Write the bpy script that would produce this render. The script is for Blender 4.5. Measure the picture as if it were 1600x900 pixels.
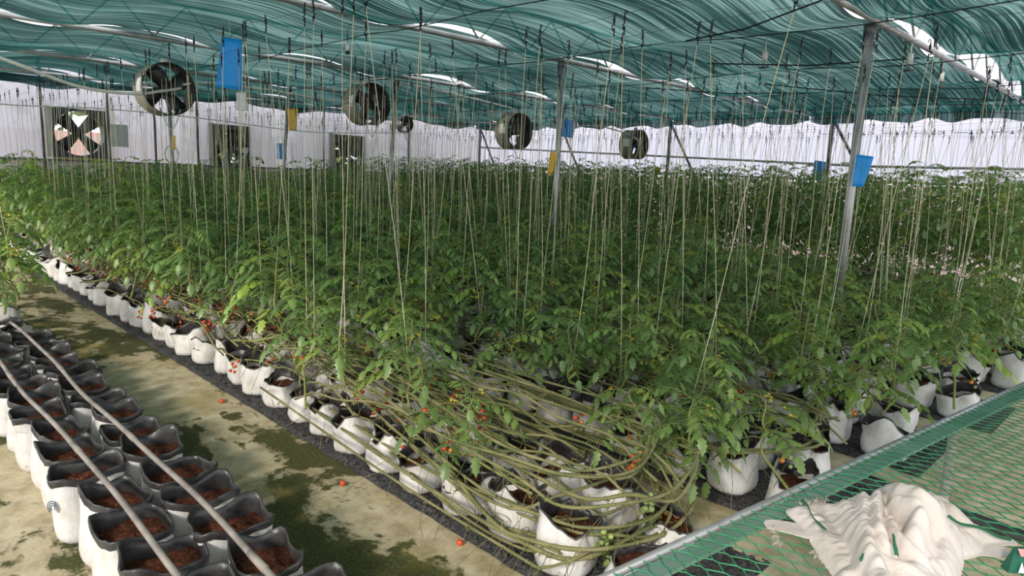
import bpy, math, random
import numpy as np
from mathutils import Vector, Matrix, noise as mnoise

for o in list(bpy.data.objects): bpy.data.objects.remove(o)
SC = bpy.context.scene
COL = SC.collection
RND = random.Random(11)
PI = math.pi

# ------------------------------------------------------------------ camera
CAMH = 1.7
F = 1070.0
slope = 0.042
P = math.atan(178 / F / math.sqrt(1 + slope ** 2)); ROLL = math.atan(slope); YAW = math.radians(45)
fw = np.array([math.cos(P) * math.sin(YAW), math.cos(P) * math.cos(YAW), -math.sin(P)])
rt = np.array([math.cos(YAW), -math.sin(YAW), 0.])
up = np.cross(rt, fw)
r2 = rt * math.cos(ROLL) + up * math.sin(ROLL)
u2 = -rt * math.sin(ROLL) + up * math.cos(ROLL)
cd = bpy.data.cameras.new('camera'); cam = bpy.data.objects.new('camera', cd); COL.objects.link(cam)
M = Matrix(((r2[0], u2[0], -fw[0], 0), (r2[1], u2[1], -fw[1], 0), (r2[2], u2[2], -fw[2], CAMH), (0, 0, 0, 1)))
cam.matrix_world = M
cd.sensor_width = 36; cd.lens = 36 * F / 1600; cd.clip_end = 200; cd.clip_start = 0.05
SC.camera = cam

def inframe(p, m=40):
    v = np.array(p) - np.array([0, 0, CAMH]); w = v @ fw
    if w < 0.2: return False
    x = 800 + F * (v @ r2) / w; y = 450 - F * (v @ u2) / w
    return -m < x < 1600 + m and -m < y < 900 + m

# ------------------------------------------------------------------ world, sun, exposure
w = bpy.data.worlds.new('world'); SC.world = w; w.use_nodes = True
bg = w.node_tree.nodes['Background']; bg.inputs[0].default_value = (0.93, 0.97, 1.0, 1); bg.inputs[1].default_value = 1.85
sd = bpy.data.lights.new('sun', 'SUN'); sun = bpy.data.objects.new('sun', sd); COL.objects.link(sun)
sd.energy = 2.9; sd.angle = math.radians(9); sd.color = (1.0, 0.90, 0.76)
sdir = Vector((0.90, 0.34, -0.56)).normalized()          # the way the light travels
sun.rotation_euler = sdir.to_track_quat('-Z', 'Y').to_euler()
sun.location = (-6, -2, 6)
SC.view_settings.view_transform = 'Standard'; SC.view_settings.look = 'None'
SC.view_settings.gamma = 1; SC.view_settings.use_curve_mapping = False
SC.view_settings.exposure = 0.0

# ------------------------------------------------------------------ materials
def newmat(name):
    m = bpy.data.materials.new(name); m.use_nodes = True
    nt = m.node_tree
    for n in list(nt.nodes): nt.nodes.remove(n)
    out = nt.nodes.new('ShaderNodeOutputMaterial')
    return m, nt, out
def N(nt, t, **k):
    n = nt.nodes.new(t)
    for a, v in k.items(): setattr(n, a, v)
    return n
def ramp(nt, fac, stops, interp='LINEAR'):
    r = N(nt, 'ShaderNodeValToRGB'); r.color_ramp.interpolation = interp
    el = r.color_ramp.elements
    while len(el) < len(stops): el.new(0.5)
    for e, (p, c) in zip(el, stops): e.position = p; e.color = (*c, 1)
    nt.links.new(fac, r.inputs[0]); return r
def coords(nt, scale=(1, 1, 1), kind='Object', rot=(0, 0, 0)):
    t = N(nt, 'ShaderNodeTexCoord'); mp = N(nt, 'ShaderNodeMapping')
    mp.inputs['Scale'].default_value = scale; mp.inputs['Rotation'].default_value = rot
    nt.links.new(t.outputs[kind], mp.inputs[0]); return mp.outputs[0]
def noise(nt, vec, scale, detail=4, rough=0.55, dist=0.0):
    n = N(nt, 'ShaderNodeTexNoise'); n.inputs['Scale'].default_value = scale
    n.inputs['Detail'].default_value = detail; n.inputs['Roughness'].default_value = rough
    n.inputs['Distortion'].default_value = dist
    nt.links.new(vec, n.inputs['Vector']); return n.outputs['Fac']
def bump(nt, h, strength, dist=0.01):
    b = N(nt, 'ShaderNodeBump'); b.inputs['Strength'].default_value = strength; b.inputs['Distance'].default_value = dist
    nt.links.new(h, b.inputs['Height']); return b.outputs[0]
def simple(name, col, rough=0.6, metal=0.0, nscale=None, ncol=None, bmp=0.0, spec=0.4, kind='Object', lo=0.35, hi=0.65):
    m, nt, out = newmat(name)
    b = N(nt, 'ShaderNodeBsdfPrincipled'); b.inputs['Roughness'].default_value = rough; b.inputs['Metallic'].default_value = metal
    b.inputs['Specular IOR Level'].default_value = spec
    b.inputs['Base Color'].default_value = (*col, 1)
    if nscale:
        v = coords(nt, kind=kind); f = noise(nt, v, nscale)
        r = ramp(nt, f, [(lo, col), (hi, ncol or tuple(c * .7 for c in col))]); nt.links.new(r.outputs[0], b.inputs['Base Color'])
        if bmp: nt.links.new(bump(nt, f, bmp), b.inputs['Normal'])
    nt.links.new(b.outputs[0], out.inputs[0]); return m

def thin(name, stops, nscale=8, trans=0.4, alpha=0.0, vec_scale=(1, 1, 1), rough=0.5, useobj=False, gloss=0.0, attr=None, vary=0.0):
    """a thin sheet: diffuse + translucent (+ clear)"""
    m, nt, out = newmat(name)
    v = coords(nt, vec_scale); f = noise(nt, v, nscale, 5)
    r = ramp(nt, f, stops); c = r.outputs[0]
    if attr:
        a = N(nt, 'ShaderNodeAttribute'); a.attribute_name = attr
        mx = N(nt, 'ShaderNodeMixRGB'); mx.blend_type = 'MULTIPLY'; mx.inputs[0].default_value = 1
        nt.links.new(c, mx.inputs[1]); nt.links.new(a.outputs['Color'], mx.inputs[2]); c = mx.outputs[0]
    if vary:
        oi = N(nt, 'ShaderNodeObjectInfo'); hs = N(nt, 'ShaderNodeHueSaturation')
        mr = N(nt, 'ShaderNodeMapRange'); mr.inputs['To Min'].default_value = 1 - vary; mr.inputs['To Max'].default_value = 1 + vary
        nt.links.new(oi.outputs['Random'], mr.inputs[0]); nt.links.new(mr.outputs[0], hs.inputs['Value']); nt.links.new(c, hs.inputs['Color']); c = hs.outputs[0]
    d = N(nt, 'ShaderNodeBsdfDiffuse'); t = N(nt, 'ShaderNodeBsdfTranslucent'); x = N(nt, 'ShaderNodeMixShader')
    x.inputs[0].default_value = trans
    nt.links.new(c, d.inputs[0]); nt.links.new(c, t.inputs[0]); nt.links.new(d.outputs[0], x.inputs[1]); nt.links.new(t.outputs[0], x.inputs[2])
    s = x.outputs[0]
    if gloss:
        g = N(nt, 'ShaderNodeBsdfGlossy'); g.inputs['Roughness'].default_value = rough
        gx = N(nt, 'ShaderNodeMixShader'); gx.inputs[0].default_value = gloss
        nt.links.new(s, gx.inputs[1]); nt.links.new(g.outputs[0], gx.inputs[2]); s = gx.outputs[0]
    if alpha:
        tr = N(nt, 'ShaderNodeBsdfTransparent'); y = N(nt, 'ShaderNodeMixShader'); y.inputs[0].default_value = alpha
        nt.links.new(s, y.inputs[1]); nt.links.new(tr.outputs[0], y.inputs[2]); s = y.outputs[0]
    nt.links.new(s, out.inputs[0]); return m

def mat_floor():
    m, nt, out = newmat('walkway_fabric')
    b = N(nt, 'ShaderNodeBsdfPrincipled'); b.inputs['Roughness'].default_value = .85; b.inputs['Specular IOR Level'].default_value = .25
    v = coords(nt); v2 = coords(nt, (1.0, 0.45, 1))
    big = noise(nt, v2, 1.5, 7, .62, .35); mid = noise(nt, v, 7, 7, .66, .3); fine = noise(nt, v, 60, 3, .7)
    base = ramp(nt, mid, [(.3, (.30, .235, .14)), (.52, (.50, .43, .29)), (.72, (.68, .60, .44))])
    moss = ramp(nt, fine, [(.3, (.032, .036, .012)), (.55, (.075, .078, .026)), (.75, (.15, .145, .06))])
    add = N(nt, 'ShaderNodeMath', operation='MULTIPLY_ADD'); add.inputs[1].default_value = .42
    nt.links.new(mid, add.inputs[0]); nt.links.new(big, add.inputs[2])
    # moss only thrives on the open walkway, less on the dry strips between beds
    sx = N(nt, 'ShaderNodeSeparateXYZ'); nt.links.new(v, sx.inputs[0])
    mr = N(nt, 'ShaderNodeMapRange'); mr.inputs['From Min'].default_value = 2.2; mr.inputs['From Max'].default_value = 3.0; mr.inputs['To Min'].default_value = 0; mr.inputs['To Max'].default_value = .16
    nt.links.new(sx.outputs[0], mr.inputs[0])
    sb = N(nt, 'ShaderNodeMath', operation='SUBTRACT'); nt.links.new(add.outputs[0], sb.inputs[0]); nt.links.new(mr.outputs[0], sb.inputs[1])
    mk = ramp(nt, sb.outputs[0], [(.695, (0, 0, 0)), (.74, (1, 1, 1))])
    mx = N(nt, 'ShaderNodeMixRGB'); nt.links.new(mk.outputs[0], mx.inputs[0]); nt.links.new(base.outputs[0], mx.inputs[1]); nt.links.new(moss.outputs[0], mx.inputs[2])
    # yellow algae
    yv = noise(nt, coords(nt, (1, .6, 1), rot=(0, 0, .5)), 2.3, 5, .6, .3); ym = ramp(nt, yv, [(.53, (0, 0, 0)), (.66, (.55, .55, .55))])
    m2 = N(nt, 'ShaderNodeMixRGB'); nt.links.new(ym.outputs[0], m2.inputs[0]); nt.links.new(mx.outputs[0], m2.inputs[1]); m2.inputs[2].default_value = (.26, .21, .05, 1)
    nt.links.new(m2.outputs[0], b.inputs['Base Color'])
    nt.links.new(bump(nt, fine, .5, .006), b.inputs['Normal'])
    nt.links.new(b.outputs[0], out.inputs[0]); return m

def mat_net():
    m, nt, out = newmat('green_shade_net')
    v = coords(nt, (0.42, 24.0, 1.0), rot=(0, 0, .02)); f = noise(nt, v, 1.2, 6, .7, .2)
    v2 = coords(nt, (0.35, 1.0, 1.0)); g = noise(nt, v2, 1.0, 3, .5, .3)
    v3 = coords(nt, (0.7, 75.0, 1.0), rot=(0, 0, -.02)); h = noise(nt, v3, 1.0, 3, .6, .1)
    a = N(nt, 'ShaderNodeMath', operation='MULTIPLY_ADD'); a.inputs[1].default_value = .5; nt.links.new(g, a.inputs[0]); nt.links.new(f, a.inputs[2])
    a2 = N(nt, 'ShaderNodeMath', operation='MULTIPLY_ADD'); a2.inputs[1].default_value = .5; nt.links.new(h, a2.inputs[0]); nt.links.new(a.outputs[0], a2.inputs[2])
    r = ramp(nt, a2.outputs[0], [(.80, (.003, .022, .021)), (.98, (.012, .066, .060)), (1.0, (.05, .26, .23))])
    r.color_ramp.elements[0].position = .42; r.color_ramp.elements[1].position = .5; 
    sc = N(nt, 'ShaderNodeMath', operation='MULTIPLY'); sc.inputs[1].default_value = .5; nt.links.new(a2.outputs[0], sc.inputs[0]); nt.links.new(sc.outputs[0], r.inputs[0])
    r.color_ramp.elements[2].position = .585; r.color_ramp.elements[2].color = (.075, .235, .215, 1)
    d = N(nt, 'ShaderNodeBsdfDiffuse'); t = N(nt, 'ShaderNodeBsdfTranslucent'); x = N(nt, 'ShaderNodeMixShader'); x.inputs[0].default_value = .62
    nt.links.new(r.outputs[0], d.inputs[0]); nt.links.new(r.outputs[0], t.inputs[0]); nt.links.new(d.outputs[0], x.inputs[1]); nt.links.new(t.outputs[0], x.inputs[2])
    op = ramp(nt, sc.outputs[0], [(.47, (.01, .01, .01)), (.62, (.15, .15, .15))])
    tr = N(nt, 'ShaderNodeBsdfTransparent'); y = N(nt, 'ShaderNodeMixShader')
    nt.links.new(op.outputs[0], y.inputs[0]); nt.links.new(x.outputs[0], y.inputs[1]); nt.links.new(tr.outputs[0], y.inputs[2])
    nt.links.new(y.outputs[0], out.inputs[0]); return m

def mat_soil():
    m, nt, out = newmat('coco_soil')
    b = N(nt, 'ShaderNodeBsdfPrincipled'); b.inputs['Roughness'].default_value = .95; b.inputs['Specular IOR Level'].default_value = .15
    f = noise(nt, coords(nt), 70, 6, .75); g = noise(nt, coords(nt), 9, 3)
    r = ramp(nt, f, [(.32, (.035, .013, .008)), (.5, (.13, .042, .022)), (.68, (.33, .13, .065))])
    r2_ = ramp(nt, g, [(.35, (.5, .5, .5)), (.7, (1, 1, 1))])
    mx = N(nt, 'ShaderNodeMixRGB'); mx.blend_type = 'MULTIPLY'; mx.inputs[0].default_value = .7
    nt.links.new(r.outputs[0], mx.inputs[1]); nt.links.new(r2_.outputs[0], mx.inputs[2])
    nt.links.new(mx.outputs[0], b.inputs['Base Color']); nt.links.new(bump(nt, f, 1, .012), b.inputs['Normal'])
    nt.links.new(b.outputs[0], out.inputs[0]); return m

def mat_bag():
    m, nt, out = newmat('white_bag_plastic')
    b = N(nt, 'ShaderNodeBsdfPrincipled'); b.inputs['Roughness'].default_value = .42; b.inputs['Specular IOR Level'].default_value = .4
    f = noise(nt, coords(nt), 9, 5, .6, .3)
    r = ramp(nt, f, [(.3, (.56, .52, .47)), (.5, (.70, .68, .67)), (.7, (.76, .755, .76))])
    # soil splashes low on the bag
    s = N(nt, 'ShaderNodeSeparateXYZ'); nt.links.new(coords(nt), s.inputs[0])
    g = noise(nt, coords(nt), 28, 4, .7)
    ma = N(nt, 'ShaderNodeMath', operation='MULTIPLY_ADD'); ma.inputs[1].default_value = -1.1; nt.links.new(s.outputs[2], ma.inputs[0]); nt.links.new(g, ma.inputs[2])
    mk = ramp(nt, ma.outputs[0], [(.52, (0, 0, 0)), (.64, (.75, .75, .75))])
    mx = N(nt, 'ShaderNodeMixRGB'); nt.links.new(mk.outputs[0], mx.inputs[0]); nt.links.new(r.outputs[0], mx.inputs[1]); mx.inputs[2].default_value = (.36, .28, .2, 1)
    nt.links.new(mx.outputs[0], b.inputs['Base Color'])
    cr = noise(nt, coords(nt, (1, 1, .35)), 16, 5, .6, 1.2)
    nt.links.new(bump(nt, cr, .55, .012), b.inputs['Normal'])
    nt.links.new(b.outputs[0], out.inputs[0]); return m

MAT = dict(
    floor=mat_floor(), net=mat_net(), soil=mat_soil(), bag=mat_bag(),
    liner=simple('black_liner', (.022, .021, .022), .38, nscale=14, ncol=(.06, .058, .06), bmp=.5, spec=.5),
    gravel=simple('black_gravel', (.014, .014, .016), .8, nscale=55, ncol=(.085, .082, .085), bmp=1.0),
    leaf=thin('tomato_leaf', [(.35, (.15, .275, .075)), (.65, (.26, .41, .125))], 12, .40, attr='tint', gloss=.06, rough=.42, vary=.16),
    stem=simple('green_stem', (.20, .25, .07), .6, nscale=14, ncol=(.30, .30, .11), bmp=.3),
    vine=simple('woody_vine', (.115, .135, .045), .65, nscale=7, ncol=(.26, .235, .11), bmp=.4),
    red=simple('ripe_skin', (.62, .035, .018), .22, nscale=20, ncol=(.66, .10, .02), spec=.6),
    orange=simple('turning_skin', (.72, .20, .03), .25, nscale=20, ncol=(.6, .32, .06), spec=.6),
    green=simple('unripe_skin', (.22, .33, .09), .28, nscale=20, ncol=(.36, .42, .15), spec=.6),
    flower=simple('yellow_petal', (.80, .60, .05), .6),
    twine=simple('jute_twine', (.84, .80, .62), .85, nscale=3, ncol=(.70, .56, .34), spec=.1),
    blackp=simple('black_plastic', (.012, .012, .013), .45),
    galv=simple('galvanised_steel', (.43, .44, .45), .42, .55, nscale=6, ncol=(.28, .28, .29), bmp=.1),
    darksteel=simple('dark_steel', (.13, .14, .15), .5, .4, nscale=8, ncol=(.07, .07, .075)),
    wirem=simple('wire_steel', (.10, .10, .10), .5, .5),
    rope=simple('black_rope', (.012, .016, .018), .8),
    hose=simple('weathered_pipe', (.34, .30, .27), .6, nscale=9, ncol=(.20, .17, .155), bmp=.2),
    conduit=simple('white_conduit', (.72, .72, .68), .5, nscale=6, ncol=(.55, .55, .5)),
    fan=simple('fan_drum', (.40, .37, .30), .5, .3, nscale=5, ncol=(.28, .26, .21)),
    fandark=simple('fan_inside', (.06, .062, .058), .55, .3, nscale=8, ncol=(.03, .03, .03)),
    blade=simple('fan_blade', (.05, .05, .052), .4, .3),
    label=simple('white_label', (.82, .82, .78), .5),
    blue=simple('blue_sticky_card', (.008, .24, .66), .35, nscale=30, ncol=(.012, .28, .72), spec=.3),
    yellow=simple('yellow_sticky_card', (.80, .47, .015), .4, nscale=30, ncol=(.72, .40, .015)),
    grey=simple('grey_card', (.52, .56, .54), .6, nscale=20, ncol=(.58, .61, .59)),
    sheet=thin('white_wall_sheet', [(.3, (.66, .62, .73)), (.7, (.73, .69, .80))], .8, .60, .06, (1, 1, .15)),
    base=simple('wall_base', (.72, .62, .60), .8, nscale=1.2, ncol=(.60, .50, .47)),
    film=thin('roof_film', [(.3, (.9, .9, .9)), (.7, (.96, .96, .96))], 1, .8, .55),
    frame=simple('opening_frame', (.66, .60, .58), .6, nscale=4, ncol=(.55, .48, .45)),
    mesh=simple('green_coated_wire', (.028, .20, .085), .38, nscale=12, ncol=(.045, .30, .14), spec=.5),
    cloth=simple('white_cotton', (.70, .63, .60), .9, nscale=9, ncol=(.64, .56, .52), spec=.1),
    clothgreen=simple('green_woven_stripe', (.02, .13, .06), .85),
    emblem=simple('navy_print', (.02, .06, .12), .5),
    pink=simple('pink_print', (.80, .28, .30), .5),
    deepgreen=simple('deep_green_print', (.008, .11, .07), .4),
    hedge=simple('outside_hedge', (.06, .11, .035), .9, nscale=3, ncol=(.14, .16, .06)),
    brick=simple('outside_roof_tiles', (.42, .22, .18), .9, nscale=3, ncol=(.30, .26, .24)),
    outground=simple('outside_earth', (.38, .34, .24), .9, nscale=2, ncol=(.26, .28, .14)),
    mark=simple('grey_print', (.42, .40, .48), .8),
)
def mat_cloth_fix():
    m = MAT['cloth']; nt = m.node_tree; b = [n for n in nt.nodes if n.type == 'BSDF_PRINCIPLED'][0]
    f = noise(nt, coords(nt), 380, 2); g = noise(nt, coords(nt), 30, 4, .6, .8)
    a = N(nt, 'ShaderNodeMath', operation='MULTIPLY_ADD'); a.inputs[1].default_value = 3.0
    nt.links.new(g, a.inputs[0]); nt.links.new(f, a.inputs[2]); nt.links.new(bump(nt, a.outputs[0], .35, .004), b.inputs['Normal'])
mat_cloth_fix()

# ------------------------------------------------------------------ mesh tools
class MB:
    def __init__(s): s.v = []; s.f = []; s.m = []; s.t = []; s.smooth = True
    def add(s, vs, fs, mi=0, tint=None):
        b = len(s.v); s.v.extend([tuple(p) for p in vs]); s.f.extend([tuple(i + b for i in f) for f in fs]); s.m.extend([mi] * len(fs))
        s.t.extend([tint or (1, 1, 1)] * len(vs))
    def box(s, x0, x1, y0, y1, z0, z1, mi=0):
        vs = [(x0, y0, z0), (x1, y0, z0), (x1, y1, z0), (x0, y1, z0), (x0, y0, z1), (x1, y0, z1), (x1, y1, z1), (x0, y1, z1)]
        s.add(vs, [(0, 3, 2, 1), (4, 5, 6, 7), (0, 1, 5, 4), (1, 2, 6, 5), (2, 3, 7, 6), (3, 0, 4, 7)], mi)
    def tube(s, pts, r, n=6, mi=0, caps=True, tint=None):
        pts = [Vector(p) for p in pts]; k = len(pts)
        rr = r if isinstance(r, (list, tuple)) else [r] * k
        vs = []; prev = None
        for i, p in enumerate(pts):
            t = (pts[min(i + 1, k - 1)] - pts[max(i - 1, 0)])
            t = t.normalized() if t.length > 1e-9 else Vector((0, 0, 1))
            if prev is None: a = t.cross(Vector((0, 0, 1))); a = a if a.length > .05 else t.cross(Vector((1, 0, 0)))
            else: a = prev - t * prev.dot(t)
            a.normalize(); prev = a; b = t.cross(a)
            for j in range(n):
                an = 2 * PI * j / n; vs.append(p + (a * math.cos(an) + b * math.sin(an)) * rr[i])
        fs = [(i * n + j, i * n + (j + 1) % n, (i + 1) * n + (j + 1) % n, (i + 1) * n + j) for i in range(k - 1) for j in range(n)]
        if caps: fs += [tuple(reversed(range(n))), tuple(range((k - 1) * n, k * n))]
        s.add(vs, fs, mi, tint)
    def ball(s, c, r, nu=8, nv=6, mi=0, sz=1.0):
        c = Vector(c); vs = [c + Vector((0, 0, r * sz))]
        for i in range(1, nv):
            th = PI * i / nv
            for j in range(nu): ph = 2 * PI * j / nu; vs.append(c + Vector((r * math.sin(th) * math.cos(ph), r * math.sin(th) * math.sin(ph), r * sz * math.cos(th))))
        vs.append(c - Vector((0, 0, r * sz))); L = len(vs) - 1
        fs = [(0, 1 + j, 1 + (j + 1) % nu) for j in range(nu)]
        for i in range(nv - 2):
            for j in range(nu): a = 1 + i * nu; fs.append((a + j, a + nu + j, a + nu + (j + 1) % nu, a + (j + 1) % nu))
        a = 1 + (nv - 2) * nu; fs += [(a + j, L, a + (j + 1) % nu) for j in range(nu)]
        s.add(vs, fs, mi)
    def build(s, name, mats, parent=None, tint=False, smooth=True):
        me = bpy.data.meshes.new(name)
        me.from_pydata(s.v, [], s.f)
        if not isinstance(mats, (list, tuple)): mats = [mats]
        for m in mats: me.materials.append(m)
        me.polygons.foreach_set('material_index', s.m)
        me.polygons.foreach_set('use_smooth', [smooth] * len(s.f))
        if tint:
            ca = me.color_attributes.new('tint', 'FLOAT_COLOR', 'POINT')
            ca.data.foreach_set('color', np.array([(*t, 1) for t in s.t], dtype=np.float32).ravel())
        me.update()
        o = bpy.data.objects.new(name, me); COL.objects.link(o)
        if parent is not None: o.parent = parent
        return o

def tag(o, label=None, cat=None, group=None, kind=None):
    if label: o['label'] = label
    if cat: o['category'] = cat
    if group: o['group'] = group
    if kind: o['kind'] = kind
    return o
def empty(name, loc=(0, 0, 0), rz=0.0):
    o = bpy.data.objects.new(name, None); COL.objects.link(o); o.location = loc; o.rotation_euler = (0, 0, rz); o.empty_display_size = .1
    return o
KIDS = {}
def kids(o):
    k = o.name
    if k not in KIDS: KIDS[k] = [c for c in bpy.data.objects if c.parent == o]
    return KIDS[k]
class Proto:
    """remembers a built thing so it can be placed again and again"""
    def __init__(s, root):
        s.root = root; s.used = False
        s.tree = s._collect(root)
    def _collect(s, o): return (o, [s._collect(c) for c in bpy.data.objects if c.parent == o])
    def _copy(s, t, parent):
        c = t[0].copy(); COL.objects.link(c)
        if parent is not None: c.parent = parent
        for k in t[1]: s._copy(k, c)
        return c
    def put(s, loc, rot=(0, 0, 0), sc=1.0, label=None, cat=None, group=None):
        if not s.used: o = s.root; s.used = True
        else: o = s._copy(s.tree, None)
        o.location = loc; o.rotation_euler = rot
        o.scale = (sc, sc, sc) if not isinstance(sc, tuple) else sc
        return tag(o, label, cat, group)
    def drop(s):
        if not s.used:
            def rm(t):
                for k in t[1]: rm(k)
                bpy.data.objects.remove(t[0])
            rm(s.tree)

def spline(P_, n):
    P_ = [np.array(p, float) for p in P_]; P_ = [2 * P_[0] - P_[1]] + P_ + [2 * P_[-1] - P_[-2]]
    out = []; segs = len(P_) - 3
    for k in range(n):
        u = k / (n - 1) * segs; i = min(int(u), segs - 1); t = u - i
        a, b, c, d = P_[i:i + 4]
        out.append(.5 * ((2 * b) + (-a + c) * t + (2 * a - 5 * b + 4 * c - d) * t * t + (-a + 3 * b - 3 * c + d) * t ** 3))
    return out

# ------------------------------------------------------------------ setting: floor, walls, roof
YW, XW = 16.8, 15.0
g = MB(); g.add([(-4, -4, 0), (XW, -4, 0), (XW, YW, 0), (-4, YW, 0)], [(0, 1, 2, 3)]); tag(g.build('floor', MAT['floor']), kind='structure')

TR = [-1.3, 2.3, 6.1, 9.4, 12.4, 15.3]
OPEN = [(3.33, 4.33, 1.66, 2.66), (6.56, 7.46, 1.60, 2.58), (9.72, 10.72, 1.6, 2.56)]
def wallseg(mb, x0, x1, z0, z1):
    n = max(1, int((x1 - x0) / .25)); k = max(1, int((z1 - z0) / .4))
    vs = []
    for j in range(k + 1):
        for i in range(n + 1):
            x = x0 + (x1 - x0) * i / n; z = z0 + (z1 - z0) * j / k
            vs.append((x, YW + .015 * math.sin(x * 5.1 + z), z))
    mb.add(vs, [(j * (n + 1) + i, j * (n + 1) + i + 1, (j + 1) * (n + 1) + i + 1, (j + 1) * (n + 1) + i) for j in range(k) for i in range(n)])
wl = MB(); ZB = 1.6; ZT = 3.9
xs = -1.0
for (a, b, z0, z1) in OPEN:
    wallseg(wl, xs, a, ZB, ZT); wallseg(wl, a, b, z1, ZT); xs = b
wallseg(wl, xs, XW, ZB, ZT)
tag(wl.build('wall_left', MAT['sheet']), kind='structure')
b = MB(); b.box(-1, XW, YW - .03, YW + .09, 0, ZB - .01); tag(b.build('wall_left_base', MAT['base']), kind='structure')
wr = MB(); n = 90
vs = []
for j in range(6):
    for i in range(n + 1):
        y = -3 + (YW + 3) * i / n; z = 1.82 + (ZT - 1.82) * j / 5; vs.append((XW + .015 * math.sin(y * 4.3 + z * 2), y, z))
wr.add(vs, [(j * (n + 1) + i, j * (n + 1) + i + 1, (j + 1) * (n + 1) + i + 1, (j + 1) * (n + 1) + i) for j in range(5) for i in range(n)])
tag(wr.build('wall_right', MAT['sheet']), kind='structure')
b = MB(); b.box(XW - .01, XW + .05, -3, YW, 0, 1.80); bb = b.build('wall_right_base', thin('lower_wall_sheet', [(.3, (.86, .70, .68)), (.7, (.92, .82, .80))], .7, .6, .06)); tag(bb, kind='structure')
# faint printed marks repeated along the sheet
for k, yy in enumerate([2.0 + .62 * i for i in range(7)]):
    mk = MB(); x = XW - .02; z = 2.80
    mk.box(x - .002, x, yy + .08, yy + .30, z - .006, z + .006)
    mk.add([(x, yy + .06, z - .035), (x, yy + .02, z + .035), (x, yy - .02, z - .035)], [(0, 1, 2)])
    for q in range(8):
        a0 = q * PI / 4; mk.box(x - .002, x, yy - .09 + .03 * math.cos(a0) - .008, yy - .09 + .03 * math.cos(a0) + .008, z + .03 * math.sin(a0) - .008, z + .03 * math.sin(a0) + .008)
    mk.box(x - .002, x, yy - .17, yy - .14, z - .02, z + .02)
    tag(mk.build('trim_1' if k == 0 else 'trim_%d' % (k + 1), MAT['mark'], smooth=False), kind='structure')
# roof film
rf = MB(); nx, ny = 24, 40; vs = []
for j in range(ny + 1):
    for i in range(nx + 1):
        x = -2.5 + (XW + 2.9) * i / nx; y = -2 + (YW + 2.2) * j / ny
        vs.append((x, y, 3.95 + .5 * abs(math.sin((y + 1.3) * PI / 3.6)) ** .7))
rf.add(vs, [(j * (nx + 1) + i, j * (nx + 1) + i + 1, (j + 1) * (nx + 1) + i + 1, (j + 1) * (nx + 1) + i) for j in range(ny) for i in range(nx)])
tag(rf.build('ceiling', MAT['film']), kind='structure')

# outside, seen through the wall openings
o = MB(); o.add([(-6, YW + .3, .2), (26, YW + .3, .2), (26, YW + 30, .2), (-6, YW + 30, .2)], [(0, 1, 2, 3)]); tag(o.build('outside_ground', MAT['outground']), kind='structure')
for k, (hx, hy, hw, hz) in enumerate([(1.2, 20.6, 1.1, 2.2), (8.3, 19.6, 1.2, 3.2), (11.2, 19.6, 1.2, 3.0), (14.0, 19.8, 1.2, 3.0), (3.6, 33.0, 4.2, 5.2), (11.5, 33, 3.6, 4.8), (10.2, 23.8, 1.1, 3.0)]):
    h = MB(); rr = random.Random(k)
    h.tube([(0, 0, 0), (.05, 0, hz * .5)], .08, 6, 1)
    for q in range(420):
        a0 = rr.uniform(0, 2 * PI); e = rr.uniform(-1, 1); R_ = hw * (.75 + .25 * rr.random())
        c = Vector((R_ * math.sqrt(1 - e * e) * math.cos(a0), R_ * math.sqrt(1 - e * e) * math.sin(a0), hz * .55 + e * hz * .45))
        s_ = rr.uniform(.18, .34); d1 = Vector((rr.uniform(-1, 1), rr.uniform(-1, 1), rr.uniform(-.6, .6))).normalized(); d2 = d1.orthogonal().normalized()
        h.add([c - d1 * s_, c - d2 * s_ * .5, c + d1 * s_, c + d2 * s_ * .5], [(0, 1, 2, 3)])
    ob = h.build('shrub', [MAT['hedge'], MAT['vine']]); ob.location = (hx, hy, .2)
    tag(ob, 'leafy green bush growing outside, seen through the wall openings', 'bush', 'bushes outside the wall openings')
sh = empty('shed', (6.0, 25.5, .2))
tag(sh, 'low shed with reddish tiled roof outside, seen through the big round fan opening', 'shed')
b = MB(); b.box(-2.6, 2.6, 0, 2.5, 0, 1.5); b.build('wall', MAT['outground'], sh, smooth=False)
b = MB(); b.add([(-2.9, -.4, 1.45), (2.9, -.4, 1.45), (2.9, 1.25, 2.3), (-2.9, 1.25, 2.3), (2.9, 2.9, 1.45), (-2.9, 2.9, 1.45)], [(0, 1, 2, 3), (3, 2, 4, 5)]); b.build('roof', MAT['brick'], sh, smooth=False)
b = MB(); b.box(-1.6, -.7, -.02, 0, 0, 1.2); b.build('door', MAT['darksteel'], sh, smooth=False)

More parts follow.
